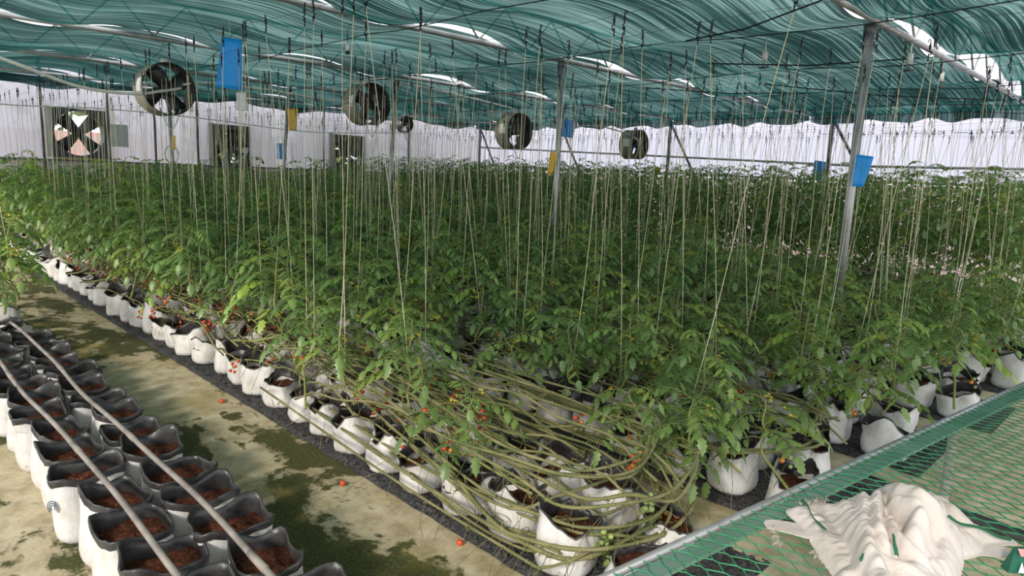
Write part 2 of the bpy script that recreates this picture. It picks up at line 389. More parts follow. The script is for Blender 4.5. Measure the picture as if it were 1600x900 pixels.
# ------------------------------------------------------------------ exhaust fans in the left wall
def wall_fan(x0, x1, z0, z1, label, nb, rot):
    W = x1 - x0; Hh = z1 - z0
    r = empty('exhaust_fan', (x0 + W / 2, YW - .05, z0)); tag(r, label, 'exhaust fan', 'exhaust fans in the left wall')
    c = MB(); Rr = min(W, Hh) * .455; n = 40; cz = Hh / 2
    def sq(a, k=.5):
        s_ = max(abs(math.cos(a)), abs(math.sin(a))); return (W / 2 * math.cos(a) / s_, cz + Hh / 2 * math.sin(a) / s_)
    ring = [2 * PI * i / n + PI / 4 for i in range(n)]
    vs = [(sq(a)[0], 0, sq(a)[1]) for a in ring] + [(Rr * math.cos(a), 0, cz + Rr * math.sin(a)) for a in ring] + [(Rr * math.cos(a), .28, cz + Rr * math.sin(a)) for a in ring] + [(sq(a)[0], .3, sq(a)[1]) for a in ring]
    fs = []
    for i in range(n):
        j = (i + 1) % n; fs += [(i, j, n + j, n + i), (n + i, n + j, 2 * n + j, 2 * n + i), (j, i, 3 * n + i, 3 * n + j)]
    c.add(vs, fs); c.build('housing', MAT['darksteel'], r, smooth=False)
    h = MB(); h.tube([(0, .10, cz), (0, .2, cz)], Rr * .16, 14); h.build('hub', MAT['fandark'], r)
    for k in range(nb):
        a = 2 * PI * k / nb + rot; bm = MB(); vs = []
        for i in range(5):
            q = .12 + .84 * i / 4; wd = (.16 + .16 * i / 4) 
            ca, sa = math.cos(a), math.sin(a)
            for sgn in (-1, 1):
                vs.append((Rr * (q * ca - sgn * wd * sa), .13 + sgn * .05, cz + Rr * (q * sa + sgn * wd * ca)))
        bm.add(vs, [(2 * i, 2 * i + 1, 2 * i + 3, 2 * i + 2) for i in range(4)])
        ob = bm.build('blade', MAT['blade'], r); md = ob.modifiers.new('thick', 'SOLIDIFY'); md.thickness = .006
    s_ = MB()
    for q in (-.2, .2): s_.box(q * W - .012, q * W + .012, -.012, .0, 0, Hh)
    s_.build('support_bar', MAT['darksteel'], r, smooth=False)
    b = MB(); b.box(-W / 2 - .10, -W / 2 - .005, -.04, .04, 0, Hh + .02); b.build('side_board', MAT['frame'], r, smooth=False)
    return r
wall_fan(*OPEN[0], 'large square exhaust fan with wide round opening and dark blades, leftmost in wall', 4, .75)
wall_fan(*OPEN[1], 'dark exhaust fan panel in the wall right of the looped cable, green bushes behind', 6, .3)
wall_fan(*OPEN[2], 'smaller looking dark exhaust fan panel farthest right in left wall, behind hanging drum fan', 6, .1)

# wall posts
def post(name, p0, p1, r, label, group=None, mat='galv', cat='post', brace=None, extra=None):
    e = empty(name, p0); m_ = MB(); d = Vector(p1) - Vector(p0)
    m_.tube([(0, 0, 0), tuple(d)], r, 12); m_.build('pole', MAT[mat], e)
    c = MB(); c.tube([tuple(d * (1 - .03)), tuple(d * (1 - .005))], r * 1.35, 12); c.build('top_clamp', MAT['darksteel'], e)
    bp = MB(); bp.tube([(0, 0, 0), (0, 0, .02)], r * 2.2, 12); bp.build('base_plate', MAT['darksteel'], e)
    if brace:
        q = MB(); q.tube([tuple(d * .985), (brace[0] - p0[0], brace[1] - p0[1], brace[2] - p0[2])], r * .75, 8); q.build('brace', MAT['darksteel'], e)
    return tag(e, label, cat, group)
for i, xp in enumerate([1.2, 3.17, 4.36, 5.28, 6.2, 9.45, 12.2]):
    post('wall_post', (xp, YW - .08, 0), (xp, YW - .08, 3.6), .026, 'thin grey steel post against the white left wall', 'posts of the left wall', 'darksteel', 'wall post')
for i, (yp, br) in enumerate([(1.6, 0), (5.72, -1), (9.6, -1), (13.2, -1), (16.6, -1)]):
    post('wall_post', (XW - .12, yp, 0), (XW - .12, yp, 3.15), .04, ['', 'braced grey post on the right wall behind the tall blue-carded post', 'braced grey post on the right wall beside the farthest drum fan', 'braced grey post on the right wall behind the second tall post', 'braced grey post close to the far corner of the walls'][i] or 'grey post at the near end of the right wall', None, 'darksteel', 'wall post',
         brace=(XW - .12, yp - .95, 1.55) if br else None)
for k, (za, zb, r_, nm) in enumerate([(2.16, 2.5, .026, 'upper grey rail running along the white right wall'), (1.86, 1.93, .02, 'lower grey rail at the foot of the white right wall sheet')]):
    m_ = MB(); m_.tube([(XW - .06, -2, za), (XW - .06, 5, za - .01), (XW - .06, 10.9, (za + zb) / 2), (XW - .06, YW - .1, zb)], r_, 8); tag(m_.build('wall_rail', MAT['galv']), nm, 'rail')
m_ = MB(); m_.tube([(-1, YW - .07, 1.6), (XW - .2, YW - .07, 1.6)], .02, 6); tag(m_.build('wall_rail', MAT['darksteel']), 'dark rail along the foot of the white left wall sheet', 'rail')
b = MB(); b.box(4.36, 4.74, YW - .06, YW - .035, 1.93, 2.40); tag(b.build('wall_panel', MAT['grey'], smooth=False), 'grey rectangular panel fixed on the left wall beside the round exhaust fan', 'panel')
m_ = MB(); 
for k in range(3): m_.tube([(5.62 + (.13 + .012 * k) * math.cos(a * PI / 10), YW - .05 - .015 * k, 1.82 + (.19 + .01 * k) * math.sin(a * PI / 10)) for a in range(21)], .006, 5)
m_.tube([(5.62, YW - .05, 2.0), (5.62, YW - .04, 2.05)], .01, 5)
tag(m_.build('cable_coil', MAT['twine']), 'coil of pale cable hanging low on the left wall', 'cable')

# ------------------------------------------------------------------ trusses and tall posts
TRN = ['overhead behind the camera', 'nearest overhead, crossing at the upper right', 'second from the camera, crossing the upper middle', 'third from the camera, ending at the upper left', 'fourth from the camera, mostly behind netting', 'farthest, close to the left wall']
for i, y in enumerate(TR):
    t = empty('roof_truss', (0, y, 0)); tag(t, 'grey pipe roof truss ' + TRN[i], 'truss')
    m_ = MB(); m_.tube([(-1.5, 0, 3.17), (4, 0, 3.165), (8, 0, 3.17), (XW - .05, 0, 3.17)], .032, 10); m_.build('lower_pipe', MAT['galv'], t)
    m_ = MB(); m_.tube([(-1.5, 0, 3.62), (XW - .05, 0, 3.62)], .022, 8); m_.build('upper_pipe', MAT['galv'], t)
    m_ = MB()
    x = -1.0; z = 0
    while x < XW - .8:
        m_.tube([(x, 0, 3.19), (x + .4, 0, 3.6)], .012, 5); m_.tube([(x + .4, 0, 3.6), (x + .8, 0, 3.19)], .012, 5); x += .8
    m_.build('lattice_webs', MAT['galv'], t)
posts = [((6.75, 2.36, 0), (6.75, 2.36, 3.16), 'tall grey steel post with blue cards, nearest on the right', .041),
         ((6.80, 6.04, 0), (6.78, 6.06, 3.16), 'tall grey steel post in the middle, yellow card at plant height', .034),
         ((6.55, 9.62, 0), (6.66, 9.48, 3.12), 'grey steel post beside the second drum fan from the left', .034),
         ((6.25, 12.9, 0), (6.35, 12.5, 3.16), 'grey steel post carrying a yellow and a blue card, left of centre', .034),
         ((5.15, 15.2, 0), (5.1, 15.25, 3.16), 'grey steel post standing at the edge of the second exhaust fan', .034),
         ]
for p0, p1, lb, r_ in posts: post('tall_post', p0, p1, r_, lb)

# shade nets, one cloth for every bay
GAPS = {1: [(5.7, 6.6, .10), (7.0, 13.3, .29)], 2: [(2.6, 3.6, .12), (3.6, 6.2, .11), (6.7, 10.1, .17)], 3: [(.2, 2.7, .30), (3.2, 5.4, .13), (6.6, 9.2, .2), (9.2, 10.6, .10)], 4: [(2.9, 3.9, .2)], 5: [(2.7, 4.7, .3)]}
NETL = ['dark green shade net overhead in the bay nearest the camera', 'teal shade net spanning between the first and second pipe trusses', 'teal shade net spanning between the second and third pipe trusses', 'teal shade net spanning between the third and fourth pipe trusses', 'dark teal shade net in the fifth bay from the camera', 'narrow dark shade net strip next to the left wall']
ends = TR + [16.55]
for i in range(6):
    y0, y1 = ends[i], ends[i + 1]; nb = MB(); nx = 220; ny = 26; vs = []
    for j in range(ny + 1):
        for k in range(nx + 1):
            x = -1.6 + (XW - .35 + 1.6) * k / nx; t = j / ny
            gap = 0
            for (a, b_, w_) in GAPS.get(i + 1, []):
                if a < x < b_: gap = max(gap, w_ * math.sin(PI * (x - a) / (b_ - a)) ** .8)
            yy = y0 + .01 + (y1 - .01 - gap - y0) * t
            ph = (x - 6.2) / 2.2
            z = 3.245 - .13 * (.5 + .5 * math.cos(2 * PI * ph)) ** 1.5 * (1 - .25 * math.sin(PI * t)) - .05 * math.sin(PI * t)
            z += .014 * mnoise.noise(Vector((x * 1.3, yy * 5, i))) + .022 * mnoise.noise(Vector((x * .6, yy * 1.4, i + 7)))
            vs.append((x, yy, z))
    if True:
        # hanging hem against the right wall
        hem = []
        base = len(vs)
    nb.add(vs, [(j * (nx + 1) + k, j * (nx + 1) + k + 1, (j + 1) * (nx + 1) + k + 1, (j + 1) * (nx + 1) + k) for j in range(ny) for k in range(nx)])
    hv = []; hn = max(6, int((y1 - y0) / .08))
    for j in range(hn + 1):
        yy = y0 + .01 + (y1 - y0 - .02) * j / hn
        d = .14 + .035 * math.sin(yy * 2 * PI / 1.1 + i + math.sin(yy * 1.7)) + .015 * math.sin(yy * 11)
        hv += [(XW - .36, yy, 3.22), (XW - .34, yy, 3.14 - d * .5), (XW - .33, yy, 3.14 - d)]
    nb.add(hv, [(3 * j + q, 3 * j + 3 + q, 3 * j + 4 + q, 3 * j + 1 + q) for j in range(hn) for q in range(2)])
    if i == 5:
        hv = []; hn = 140
        for j in range(hn + 1):
            x = -1 + (XW + .6) * j / hn; d = .10 + .05 * math.sin(x * 2 * PI / 2.6) + .02 * math.sin(x * 6)
            hv += [(x, 16.56, 3.22), (x, 16.58, 3.16 - d)]
        nb.add(hv, [(2 * j, 2 * j + 2, 2 * j + 3, 2 * j + 1) for j in range(hn)])
    tag(nb.build('shade_net', MAT['net']), NETL[i], 'shade net')

# net support ropes
ROPES = [((2.6, 6.9), (3.3, 6.0), 'left'), ((4.0, 6.6), (5.7, 5.2), 'upper middle'), ((5.8, 5.3), (6.9, 2.9), 'u'), ((7.0, 4.6), (7.0, 2.9), 'u')]
m0 = None
for k, xx in enumerate([4.2, 6.3, 8.5, 10.7, 12.9, 14.3]):
    m_ = MB(); pts = [(xx + .06 * math.sin(q * .9 + k), -1.2 + 17.7 * q / 30, 3.05 + .05 * abs(math.sin(q * PI / 6)) + .01 * math.sin(q * 2.1 + k)) for q in range(31)]
    m_.tube(pts, .005, 4); tag(m_.build('support_rope', MAT['rope']), 'thin black rope stretched under the shade nets', 'rope', 'ropes under the shade nets')
for k, (a, b_) in enumerate([((6.2, 3.9), (5.5, 2.3)), ((7.5, 4.4), (8.4, 2.4)), ((9.0, 6.3), (10.7, 4.4)), ((9.4, 4.6), (12.6, 2.5))]):
    m_ = MB(); m_.tube([(a[0], a[1], 3.08), ((a[0] + b_[0]) / 2, (a[1] + b_[1]) / 2, 3.04), (b_[0], b_[1], 3.1)], .008, 4)
    tag(m_.build('support_rope', MAT['rope']), 'black rope slanting across beneath the shade nets', 'rope', 'slanting ropes under the nets')

# ------------------------------------------------------------------ beds
BEDX = [2.0 + 1.27 * i for i in range(10)]
YST = [1.42, 1.32, 1.25, 1.12, 1.0, .95, .95, .95, .95, .95]
BN = ['first', 'second', 'third', 'fourth', 'fifth', 'sixth', 'seventh', 'eighth', 'ninth', 'tenth']
def gravel(x0, x1, y0, y1, seed, label):
    m_ = MB(); nx_ = 26; ny_ = int((y1 - y0) / .07); vs = []
    for j in range(ny_ + 1):
        for i in range(nx_ + 1):
            x = x0 + (x1 - x0) * i / nx_; y = y0 + (y1 - y0) * j / ny_
            e = min(i, nx_ - i, j, ny_ - j)
            z = .004 if e == 0 else .02 + .014 * mnoise.noise(Vector((x * 21, y * 21, seed)))
            vs.append((x + .015 * mnoise.noise(Vector((y * 7, x, seed))), y, z))
    m_.add(vs, [(j * (nx_ + 1) + i, j * (nx_ + 1) + i + 1, (j + 1) * (nx_ + 1) + i + 1, (j + 1) * (nx_ + 1) + i) for j in range(ny_) for i in range(nx_)])
    rr = random.Random(seed)
    if seed < 3:
        for q in range(1500 if seed < 2 else 700):
            y = y0 + (min(y1, 9) - y0) * rr.random() ** 1.5; x = rr.uniform(x0 + .01, x1 - .01); s_ = rr.uniform(.008, .02)
            c = Vector((x, y, .028)); vs = [c + Vector((rr.uniform(.6, 1) * s_ * a, rr.uniform(.6, 1) * s_ * b_, rr.uniform(.4, .8) * s_ * d_)) for a, b_, d_ in ((1, 0, 0), (-1, 0, 0), (0, 1, 0), (0, -1, 0), (0, 0, 1), (0, 0, -1))]
            m_.add(vs, [(0, 2, 4), (2, 1, 4), (1, 3, 4), (3, 0, 4), (2, 0, 5), (1, 2, 5), (3, 1, 5), (0, 3, 5)])
    tag(m_.build('gravel_bed', MAT['gravel'], smooth=False), label, 'gravel', None, 'stuff')
for i, x in enumerate(BEDX): gravel(x - .02, x + .88, YST[i] - .26, 16.6, i, 'black gravel strip under the %s plant bed right of the walkway' % BN[i])

# ------------------------------------------------------------------ grow bags
def ringpts(n, w_, sq, seed, k, amp):
    out = []
    for i in range(n):
        a = 2 * PI * i / n; c, s_ = math.cos(a), math.sin(a)
        e = (abs(c) ** sq + abs(s_) ** sq) ** (-1 / sq)
        r_ = w_ * e * (1 + amp * mnoise.noise(Vector((c * 1.7, s_ * 1.7, seed * 3.1 + k * .35))) + amp * .5 * mnoise.noise(Vector((c * 5, s_ * 5, seed * 7.7 + k * .2))))
        out.append((r_ * c, r_ * s_))
    return out
def bag_parts(seed, style, n=32):
    """style 'open': tall bag with folded black rim; 'used': squat rumpled white bag"""
    rr = random.Random(seed * 17 + (0 if style == 'open' else 5))
    h = .295 if style == 'open' else rr.uniform(.17, .235); wd = .128 if style == 'open' else .127
    peak = [(PI / 4 + PI / 2 * q_ + rr.uniform(-.2, .2), rr.uniform(.0, .055)) for q_ in range(4)] if style == 'open' else [(rr.uniform(0, 2 * PI), rr.uniform(.02, .07)) for _ in range(4)]
    sh = (rr.uniform(-.015, .015), rr.uniform(-.015, .015)); sxy = rr.uniform(.82, 1.0); pin = rr.uniform(-.02, .26)
    def topz(a):
        z = h
        for (pa, ph) in peak: z += ph * max(0, math.cos(a - pa)) ** (9 if style == 'open' else 5)
        return z - .015 + ((.03 if style == 'used' else .012) * mnoise.noise(Vector((math.cos(a) * 3, math.sin(a) * 3, seed))))
    K = 12; body = MB(); vs = []
    prof = [(0, .86), (.03, .99), (.12, 1.04), (.3, 1.05), (.5, 1.02), (.7, 1.0), (.85, 1.0), (1, 1.02)] if style == 'open' else [(0, .86), (.04, .98), (.2, 1.04), (.45, 1.03), (.7, 1.0), (.85, .97), (.95, .95), (1, .97)]
    def rad(t):
        for (a, b_), (c, d) in zip(prof, prof[1:]):
            if a <= t <= c: return b_ + (d - b_) * (t - a) / (c - a)
        return prof[-1][1]
    def ring(t, off=0, dz=0, amp=None):
        sq = (3.0 + 4.5 * t) if style == 'open' else 2.8
        pts = ringpts(n, wd * rad(t), sq, seed, t * 6, ((.03 + .07 * t ** 2) if style == 'open' else (.09 + .22 * t ** 2)) if amp is None else amp)
        o_ = []
        for i, (x, y) in enumerate(pts):
            a = 2 * PI * i / n; r_ = math.hypot(x, y); k_ = (r_ + off + (.010 if style == 'used' else .004) * (.3 + t) * abs(mnoise.noise(Vector((math.cos(a) * 4, math.sin(a) * 4, seed * 5 + t * 1.6))))) / r_
            zt = topz(a)
            o_.append((x * k_ * sxy * (1 - pin * t ** 1.5) + sh[0] * t, y * k_ / math.sqrt(sxy) * (1 + pin * .35 * t ** 1.5) + sh[1] * t, zt * t + dz))
        return o_
    for k in range(K + 1): vs += ring(k / K)
    fs = [(k * n + i, k * n + (i + 1) % n, (k + 1) * n + (i + 1) % n, (k + 1) * n + i) for k in range(K) for i in range(n)] + [tuple(reversed(range(n)))]
    body.add(vs, fs)
    lin = MB(); fold = .03 if style == 'open' else .006
    L = [ring(1 - fold / h, .004), ring(1, .005, -.004), ring(1, .001, .003), ring(1, -.005)] + [ring(k / K, -.007) for k in (11, 10.5, 10, 9.5, 9, 8.5, 8)]
    vs = [p for r_ in L for p in r_]
    lin.add(vs, [(k * n + i, k * n + (i + 1) % n, (k + 1) * n + (i + 1) % n, (k + 1) * n + i) for k in range(len(L) - 1) for i in range(n)])
    so = MB(); st = .87 if style == 'open' else .86; R0 = ring(st, -.004); zs = h * (st - .0); vs = []; rings = 7
    for q in range(rings + 1):
        f = 1 - q / rings
        for i in range(n):
            x = R0[i][0] * f + sh[0] * (1 - f) * st; y = R0[i][1] * f + sh[1] * (1 - f) * st
            vs.append((x, y, zs - .02 + .012 * (1 - f) + .014 * mnoise.noise(Vector((x * 30, y * 30, seed))) + .01 * mnoise.noise(Vector((x * 80, y * 80, seed)))))
    so.add(vs, [(q * n + i, q * n + (i + 1) % n, (q + 1) * n + (i + 1) % n, (q + 1) * n + i) for q in range(rings) for i in range(n)])
    return body, lin, so, ring, h
def make_bag(seed, style):
    r_ = empty('grow_bag'); body, lin, so, ring, h = bag_parts(seed, style)
    body.build('bag_wall', MAT['bag'], r_); lo = lin.build('black_lining', MAT['liner'], r_); so.build('soil', MAT['soil'], r_)
    return r_, ring
opens = []
for s_ in range(7):
    r_, ring = make_bag(s_ + 1, 'open')
    if s_ in (2, 5):     # round navy print low on the bag wall
        em = MB(); n_ = 32; A = ring(.74, .0045); B = ring(.74, .006)
        ang = 2 * PI * (27 / 32); cx, cy, cz = ring(.62, .004)[27]
        tx, ty = -math.sin(ang), math.cos(ang)
        for rad_ in (.012, .021, .030):
            pts = []
            for q in range(17):
                aa = PI * (q / 16 * 1.5 - .2); u = rad_ * math.cos(aa); v = rad_ * math.sin(aa)
                pts.append((cx + tx * u + math.cos(ang) * .004, cy + ty * u + math.sin(ang) * .004, cz + v))
            em.tube(pts, .0022, 4)
        em.build('printed_emblem', MAT['emblem'], r_)
    opens.append(Proto(r_))
useds = [Proto(make_bag(20 + s_, 'used')[0]) for s_ in range(8)]

ORD = ['nearest', 'second nearest', 'third nearest', 'fourth nearest', 'fifth nearest', 'sixth nearest', 'seventh nearest', 'eighth nearest', 'ninth nearest', 'tenth nearest', 'eleventh nearest', 'twelfth nearest', 'thirteenth nearest', 'fourteenth nearest', 'fifteenth nearest']
# bare bags left of the walkway
cnt = 0
for col, (cx, y0) in enumerate([(.745, 2.14), (1.03, 1.93)]):
    for k in range(15 if col == 0 else 15):
        y = y0 + .315 * k
        if y > 6.7: break
        pr_ = opens[(k * 3 + col * 2) % 7]
        lb = 'open white grow bag of brown soil, %s in the %s column' % (ORD[k], 'outer left' if col == 0 else 'walkway-side')
        o = pr_.put((cx + RND.uniform(-.015, .015), y, .002), (RND.uniform(-.03, .03), RND.uniform(-.03, .03), RND.choice((0, PI / 2, PI, -PI / 2)) + RND.uniform(-.2, .2)), RND.uniform(.97, 1.05), lb, 'grow bag', 'bare grow bags left of the walkway')
        cnt += 1
nb_open = cnt

# planted bags
cand = []
for bi, bx in enumerate(BEDX):
    for c, ox in enumerate((.19, .62)):
        y = YST[bi] + (.1 if c else 0)
        k = 0
        while y < 16.4:
            p = (bx + ox + RND.uniform(-.03, .03), y, .02)
            if inframe((p[0], p[1], .2)): cand.append((math.hypot(p[0], p[1]), p, bi, c, k))
            y += .335; k += 1
y = 6.85; k = 0
while y < 16.3:
    for c, cx in enumerate((.74, 1.03)):
        if inframe((cx, y, .2)): cand.append((math.hypot(cx, y), (cx, y, .002), -1, c, k))
    y += .335; k += 1
cand.sort(key=lambda t: t[0])
IND = 300 - nb_open
farbags = []
for q, (d, p, bi, c, k) in enumerate(cand):
    rot = RND.uniform(0, 2 * PI); v_ = RND.randrange(8); sc = RND.uniform(.93, 1.08)
    if q < IND:
        zone = 'near end' if p[1] < 4 else ('middle stretch' if p[1] < 9 else 'far stretch')
        if bi < 0: lb = 'planted white bag farther back, left of the walkway behind the bare bags'; gr = 'planted bags left of the walkway'
        elif bi == 0 and c == 0 and k < 14: lb = 'rumpled white grow bag under the vines, %s along the walkway gravel edge' % (ORD[k]); gr = 'white bags along the walkway edge'
        else: lb = 'rumpled white grow bag under vines, %s bed, %s row, %s' % (BN[bi], 'left' if c == 0 else 'right', zone); gr = 'bags: ' + lb[35:]
        useds[v_].put(p, (RND.uniform(-.06, .06), RND.uniform(-.06, .06), rot), sc, lb, 'grow bag', gr)
    else: farbags.append((v_, p, rot, sc))
def merge(name, items, srcs, mats, label, cat, tint=False):
    """items: (src index, 4x4 matrix). srcs: list of (V, loops, starts, totals, matidx, tint)"""
    V = []; Lp = []; LS = []; LT = []; MI = []; TI = []; vo = 0; lo = 0
    for si, M_ in items:
        v, l, s_, t, mi, ti = srcs[si]
        V.append(v @ M_[:3, :3].T + M_[:3, 3]); Lp.append(l + vo); LS.append(s_ + lo); LT.append(t); MI.append(mi); TI.append(ti)
        vo += len(v); lo += len(l)
    V = np.concatenate(V).astype(np.float32); Lp = np.concatenate(Lp).astype(np.int32); LS = np.concatenate(LS).astype(np.int32); LT = np.concatenate(LT).astype(np.int32); MI = np.concatenate(MI).astype(np.int32)
    me = bpy.data.meshes.new(name); me.vertices.add(len(V)); me.vertices.foreach_set('co', V.ravel())
    me.loops.add(len(Lp)); me.loops.foreach_set('vertex_index', Lp); me.polygons.add(len(LS)); me.polygons.foreach_set('loop_start', LS); me.polygons.foreach_set('loop_total', LT)
    for m in mats: me.materials.append(m)
    me.polygons.foreach_set('material_index', MI); me.polygons.foreach_set('use_smooth', [True] * len(LS))
    if tint:
        ca = me.color_attributes.new('tint', 'FLOAT_COLOR', 'POINT'); ca.data.foreach_set('color', np.concatenate(TI).astype(np.float32).ravel())
    me.update(calc_edges=True); me.validate()
    o = bpy.data.objects.new(name, me); COL.objects.link(o); return tag(o, label, cat, None, 'stuff')
def src_from(parts):
    """parts: list of (MB, material index)"""
    V = []; L = []; S = []; T = []; MI = []; TI = []; vo = 0; lo = 0
    for mb, mi in parts:
        V += mb.v; TI += [(*t, 1) for t in mb.t]
        for f in mb.f: L += [i + vo for i in f]; S.append(lo); T.append(len(f)); MI.append(mi); lo += len(f)
        vo += len(mb.v)
    return (np.array(V, float), np.array(L), np.array(S), np.array(T), np.array(MI), np.array(TI, float))
def mtx(p, rz, sc, tilt=(0, 0)):
    return np.array(Matrix.Translation(p) @ Matrix.Rotation(rz, 4, 'Z') @ Matrix.Rotation(tilt[0], 4, 'X') @ Matrix.Rotation(tilt[1], 4, 'Y') @ Matrix.Diagonal((sc, sc, sc, 1)))
if farbags:
    bs = []
    for s_ in range(8):
        body, lin, so, _, _ = bag_parts(20 + s_, 'used', 16); bs.append(src_from([(body, 0), (lin, 1), (so, 2)]))
    merge('distant_grow_bags', [(v, mtx(p, r_, s_)) for v, p, r_, s_ in farbags], bs, [MAT['bag'], MAT['liner'], MAT['soil']], 'many white grow bags half hidden under the plants farther back in the beds', 'grow bags')

# irrigation pipes
for k, (x0, x1, lb) in enumerate([(.735, .70, 'weathered grey irrigation pipe lying over the outer left-hand column of bare bags'), (.955, .975, 'weathered grey irrigation pipe lying over the walkway-side column of bare bags')]):
    m_ = MB(); pts = []
    for q in range(40):
        t = q / 39; y = 1.55 + 5.2 * t; pts.append((x0 + (x1 - x0) * t + .012 * math.sin(y * 2.3 + k), y, .335 + .006 * math.sin(y * 5 + k)))
    e = empty('irrigation_pipe', (0, 0, 0)); tag(e, lb, 'pipe')
    m_.tube(pts, .0125, 10); m_.build('pipe', MAT['hose'], e)
    for q in (4, 15, 26):
        j = MB(); j.tube([pts[q], pts[q + 1]], .0145, 10); j.build('joint', MAT['hose'], e)

# ------------------------------------------------------------------ tomato plants
LOWQ = [False]
def leaflet(mb, o, d, nrm, L, W, tint):
    d = d.normalized(); s_ = d.cross(nrm).normalized(); up_ = s_.cross(d).normalized()
    prof = [(.0, .12), (.16, .92), (.27, .62), (.42, 1.02), (.53, .62), (.68, .74), (.80, .34), (1, 0)] if not LOWQ[0] else [(0, .1), (.3, 1), (.6, .75), (1, 0)]
    vs = []
    for t, w_ in prof:
        dr = -.26 * t * t * L
        c = o + d * (L * t) + up_ * dr
        vs += [c + s_ * (W * w_) - up_ * (W * .38 * w_), c, c - s_ * (W * w_) - up_ * (W * .38 * w_)]
    fs = []
    for i in range(len(prof) - 1):
        a = 3 * i; fs += [(a, a + 1, a + 4, a + 3), (a + 1, a + 2, a + 5, a + 4)]
    mb.add(vs, fs, 0, tint)
def compound(mb, o, az, L, rise, rr, tint, size=1.0, low=False):
    d0 = Vector((math.cos(az), math.sin(az), 0)); side = Vector((-d0.y, d0.x, 0)); pts = []
    droop = rr.uniform(.55, .95)
    for i in range(7):
        t = i / 6; pts.append(o + d0 * (L * (t - .12 * t * t)) + Vector((0, 0, L * (rise * t - droop * t * t))) + side * (L * .06 * math.sin(t * 3 + az)))
    mb.tube(pts, [.0028 * (1 - .6 * i / 6) for i in range(7)], 3, 1, False, tint)
    U = Vector((0, 0, 1))
    def P_(t): q = t * 6; i = min(int(q), 5); return pts[i].lerp(pts[i + 1], q - i), (pts[i + 1] - pts[i]).normalized()
    sets = [(.28, .62), (.38, .32), (.47, .88), (.57, .34), (.66, 1.0), (.76, .36), (.84, .9)] if not low else [(.32, .7), (.55, 1.0), (.80, 1.0)]
    for t, k in sets:
        p, d = P_(t)
        for sg in (-1, 1):
            dd = (side * sg * .95 + d * rr.uniform(.25, .6) + U * rr.uniform(-.5, .0)).normalized()
            nn = (U + side * sg * .3 + Vector((rr.uniform(-.25, .25), rr.uniform(-.25, .25), 0))).normalized()
            leaflet(mb, p + dd * .012, dd, nn, .082 * k * size * rr.uniform(.85, 1.15), .023 * k * size, tint)
    p, d = P_(1.0)
    leaflet(mb, p, (d + U * -.15).normalized(), U, .090 * size, .027 * size, tint)
def plant(seed, H, low=False, dense=1.0, yellowish=0.0, bare=.22, ls=1.0):
    rr = random.Random(seed * 101 + int(H * 10)); st = MB(); fo = MB(); fl = MB(); fr = MB()
    z0 = .30; lean = rr.uniform(-.06, .06); lx = rr.uniform(-.08, .08); pts = []
    dirr = rr.uniform(-.4, .4); back = rr.uniform(.35, .55)
    for (dx, dz) in ((-back, .0), (-back * .5, .03), (-.09, .07)): pts.append(Vector((dirr * dx * .3, dx, z0 + dz)))
    n = 12
    def sp(t): return Vector((lx * math.sin(t * 2.6) + .018 * math.sin(t * 13 + seed), lean * t + .018 * math.cos(t * 11 + seed), z0 + .1 + (H - z0 - .1) * t))
    for i in range(n + 1): pts.append(sp(i / n))
    st.tube(pts, [.0085] * 3 + [.0085 * (1 - .62 * i / n) for i in range(n + 1)], 5 if not low else 4)
    nl = int((17 + 13 * (H - 1.1)) * dense); LOWQ[0] = low
    az = rr.uniform(0, 6)
    for k in range(nl):
        t = bare + (1 - bare) * (k + .5) / nl; az += 2.399 + rr.uniform(-.5, .5)
        top = max(0, (t - .75) / .25)
        L = (.34 - .15 * top) * rr.uniform(.8, 1.2); size = (1.08 - .38 * top) * ls; L *= ls
        if t < .25: L *= .8; size *= .8
        y_ = yellowish + (.45 * top if rr.random() < .6 else 0) + (.8 if rr.random() < .09 else 0)
        b_ = rr.uniform(.68, 1.2); tint = (b_ * (1 + .75 * y_), b_ * (1 + .42 * y_), b_ * (1 - .10 * y_))
        compound(fo, sp(t), az, L, .50 + .35 * top, rr, tint, size, low)
        if not low and rr.random() < .25:
            compound(fo, sp(t) + Vector((0, 0, .01)), az + 1.2, L * .6, .8, rr, tint, size * .7, True)
    for k in range(rr.choice((1, 2, 2))):      # flower trusses
        t = rr.uniform(.6, .93); a = rr.uniform(0, 6.3); p = sp(t); d = Vector((math.cos(a), math.sin(a), .25)); q = [p, p + d * .06, p + d * .11 + Vector((0, 0, -.02))]
        fl.tube(q, .0016, 3, 1, False)
        for i in range(rr.randint(3, 6)):
            c = q[2] + Vector((rr.uniform(-.03, .03), rr.uniform(-.03, .03), rr.uniform(-.04, .02)))
            for j in range(5):
                b_ = j * 2 * PI / 5; e1 = Vector((math.cos(b_), math.sin(b_), -.4)) * .019; e2 = Vector((math.cos(b_ + .5), math.sin(b_ + .5), -.1)) * .009
                fl.add([c, c + e2, c + e1, c - e2 * .3], [(0, 1, 2, 3)])
    if rr.random() < .5:
        t = rr.uniform(.15, .4); p = sp(t); a = rr.uniform(0, 6.3); d = Vector((math.cos(a), math.sin(a), -.3))
        q = [p, p + d * .07, p + d * .12 + Vector((0, 0, -.05))]; fr.tube(q, .002, 3, 0)
        for i in range(rr.randint(3, 6)): fr.ball(q[2] + Vector((rr.uniform(-.03, .03), rr.uniform(-.03, .03), -.02 * i + .02)), rr.uniform(.010, .015), 8, 6, 1 if rr.random() < .6 else 2)
    return st, fo, fl, fr
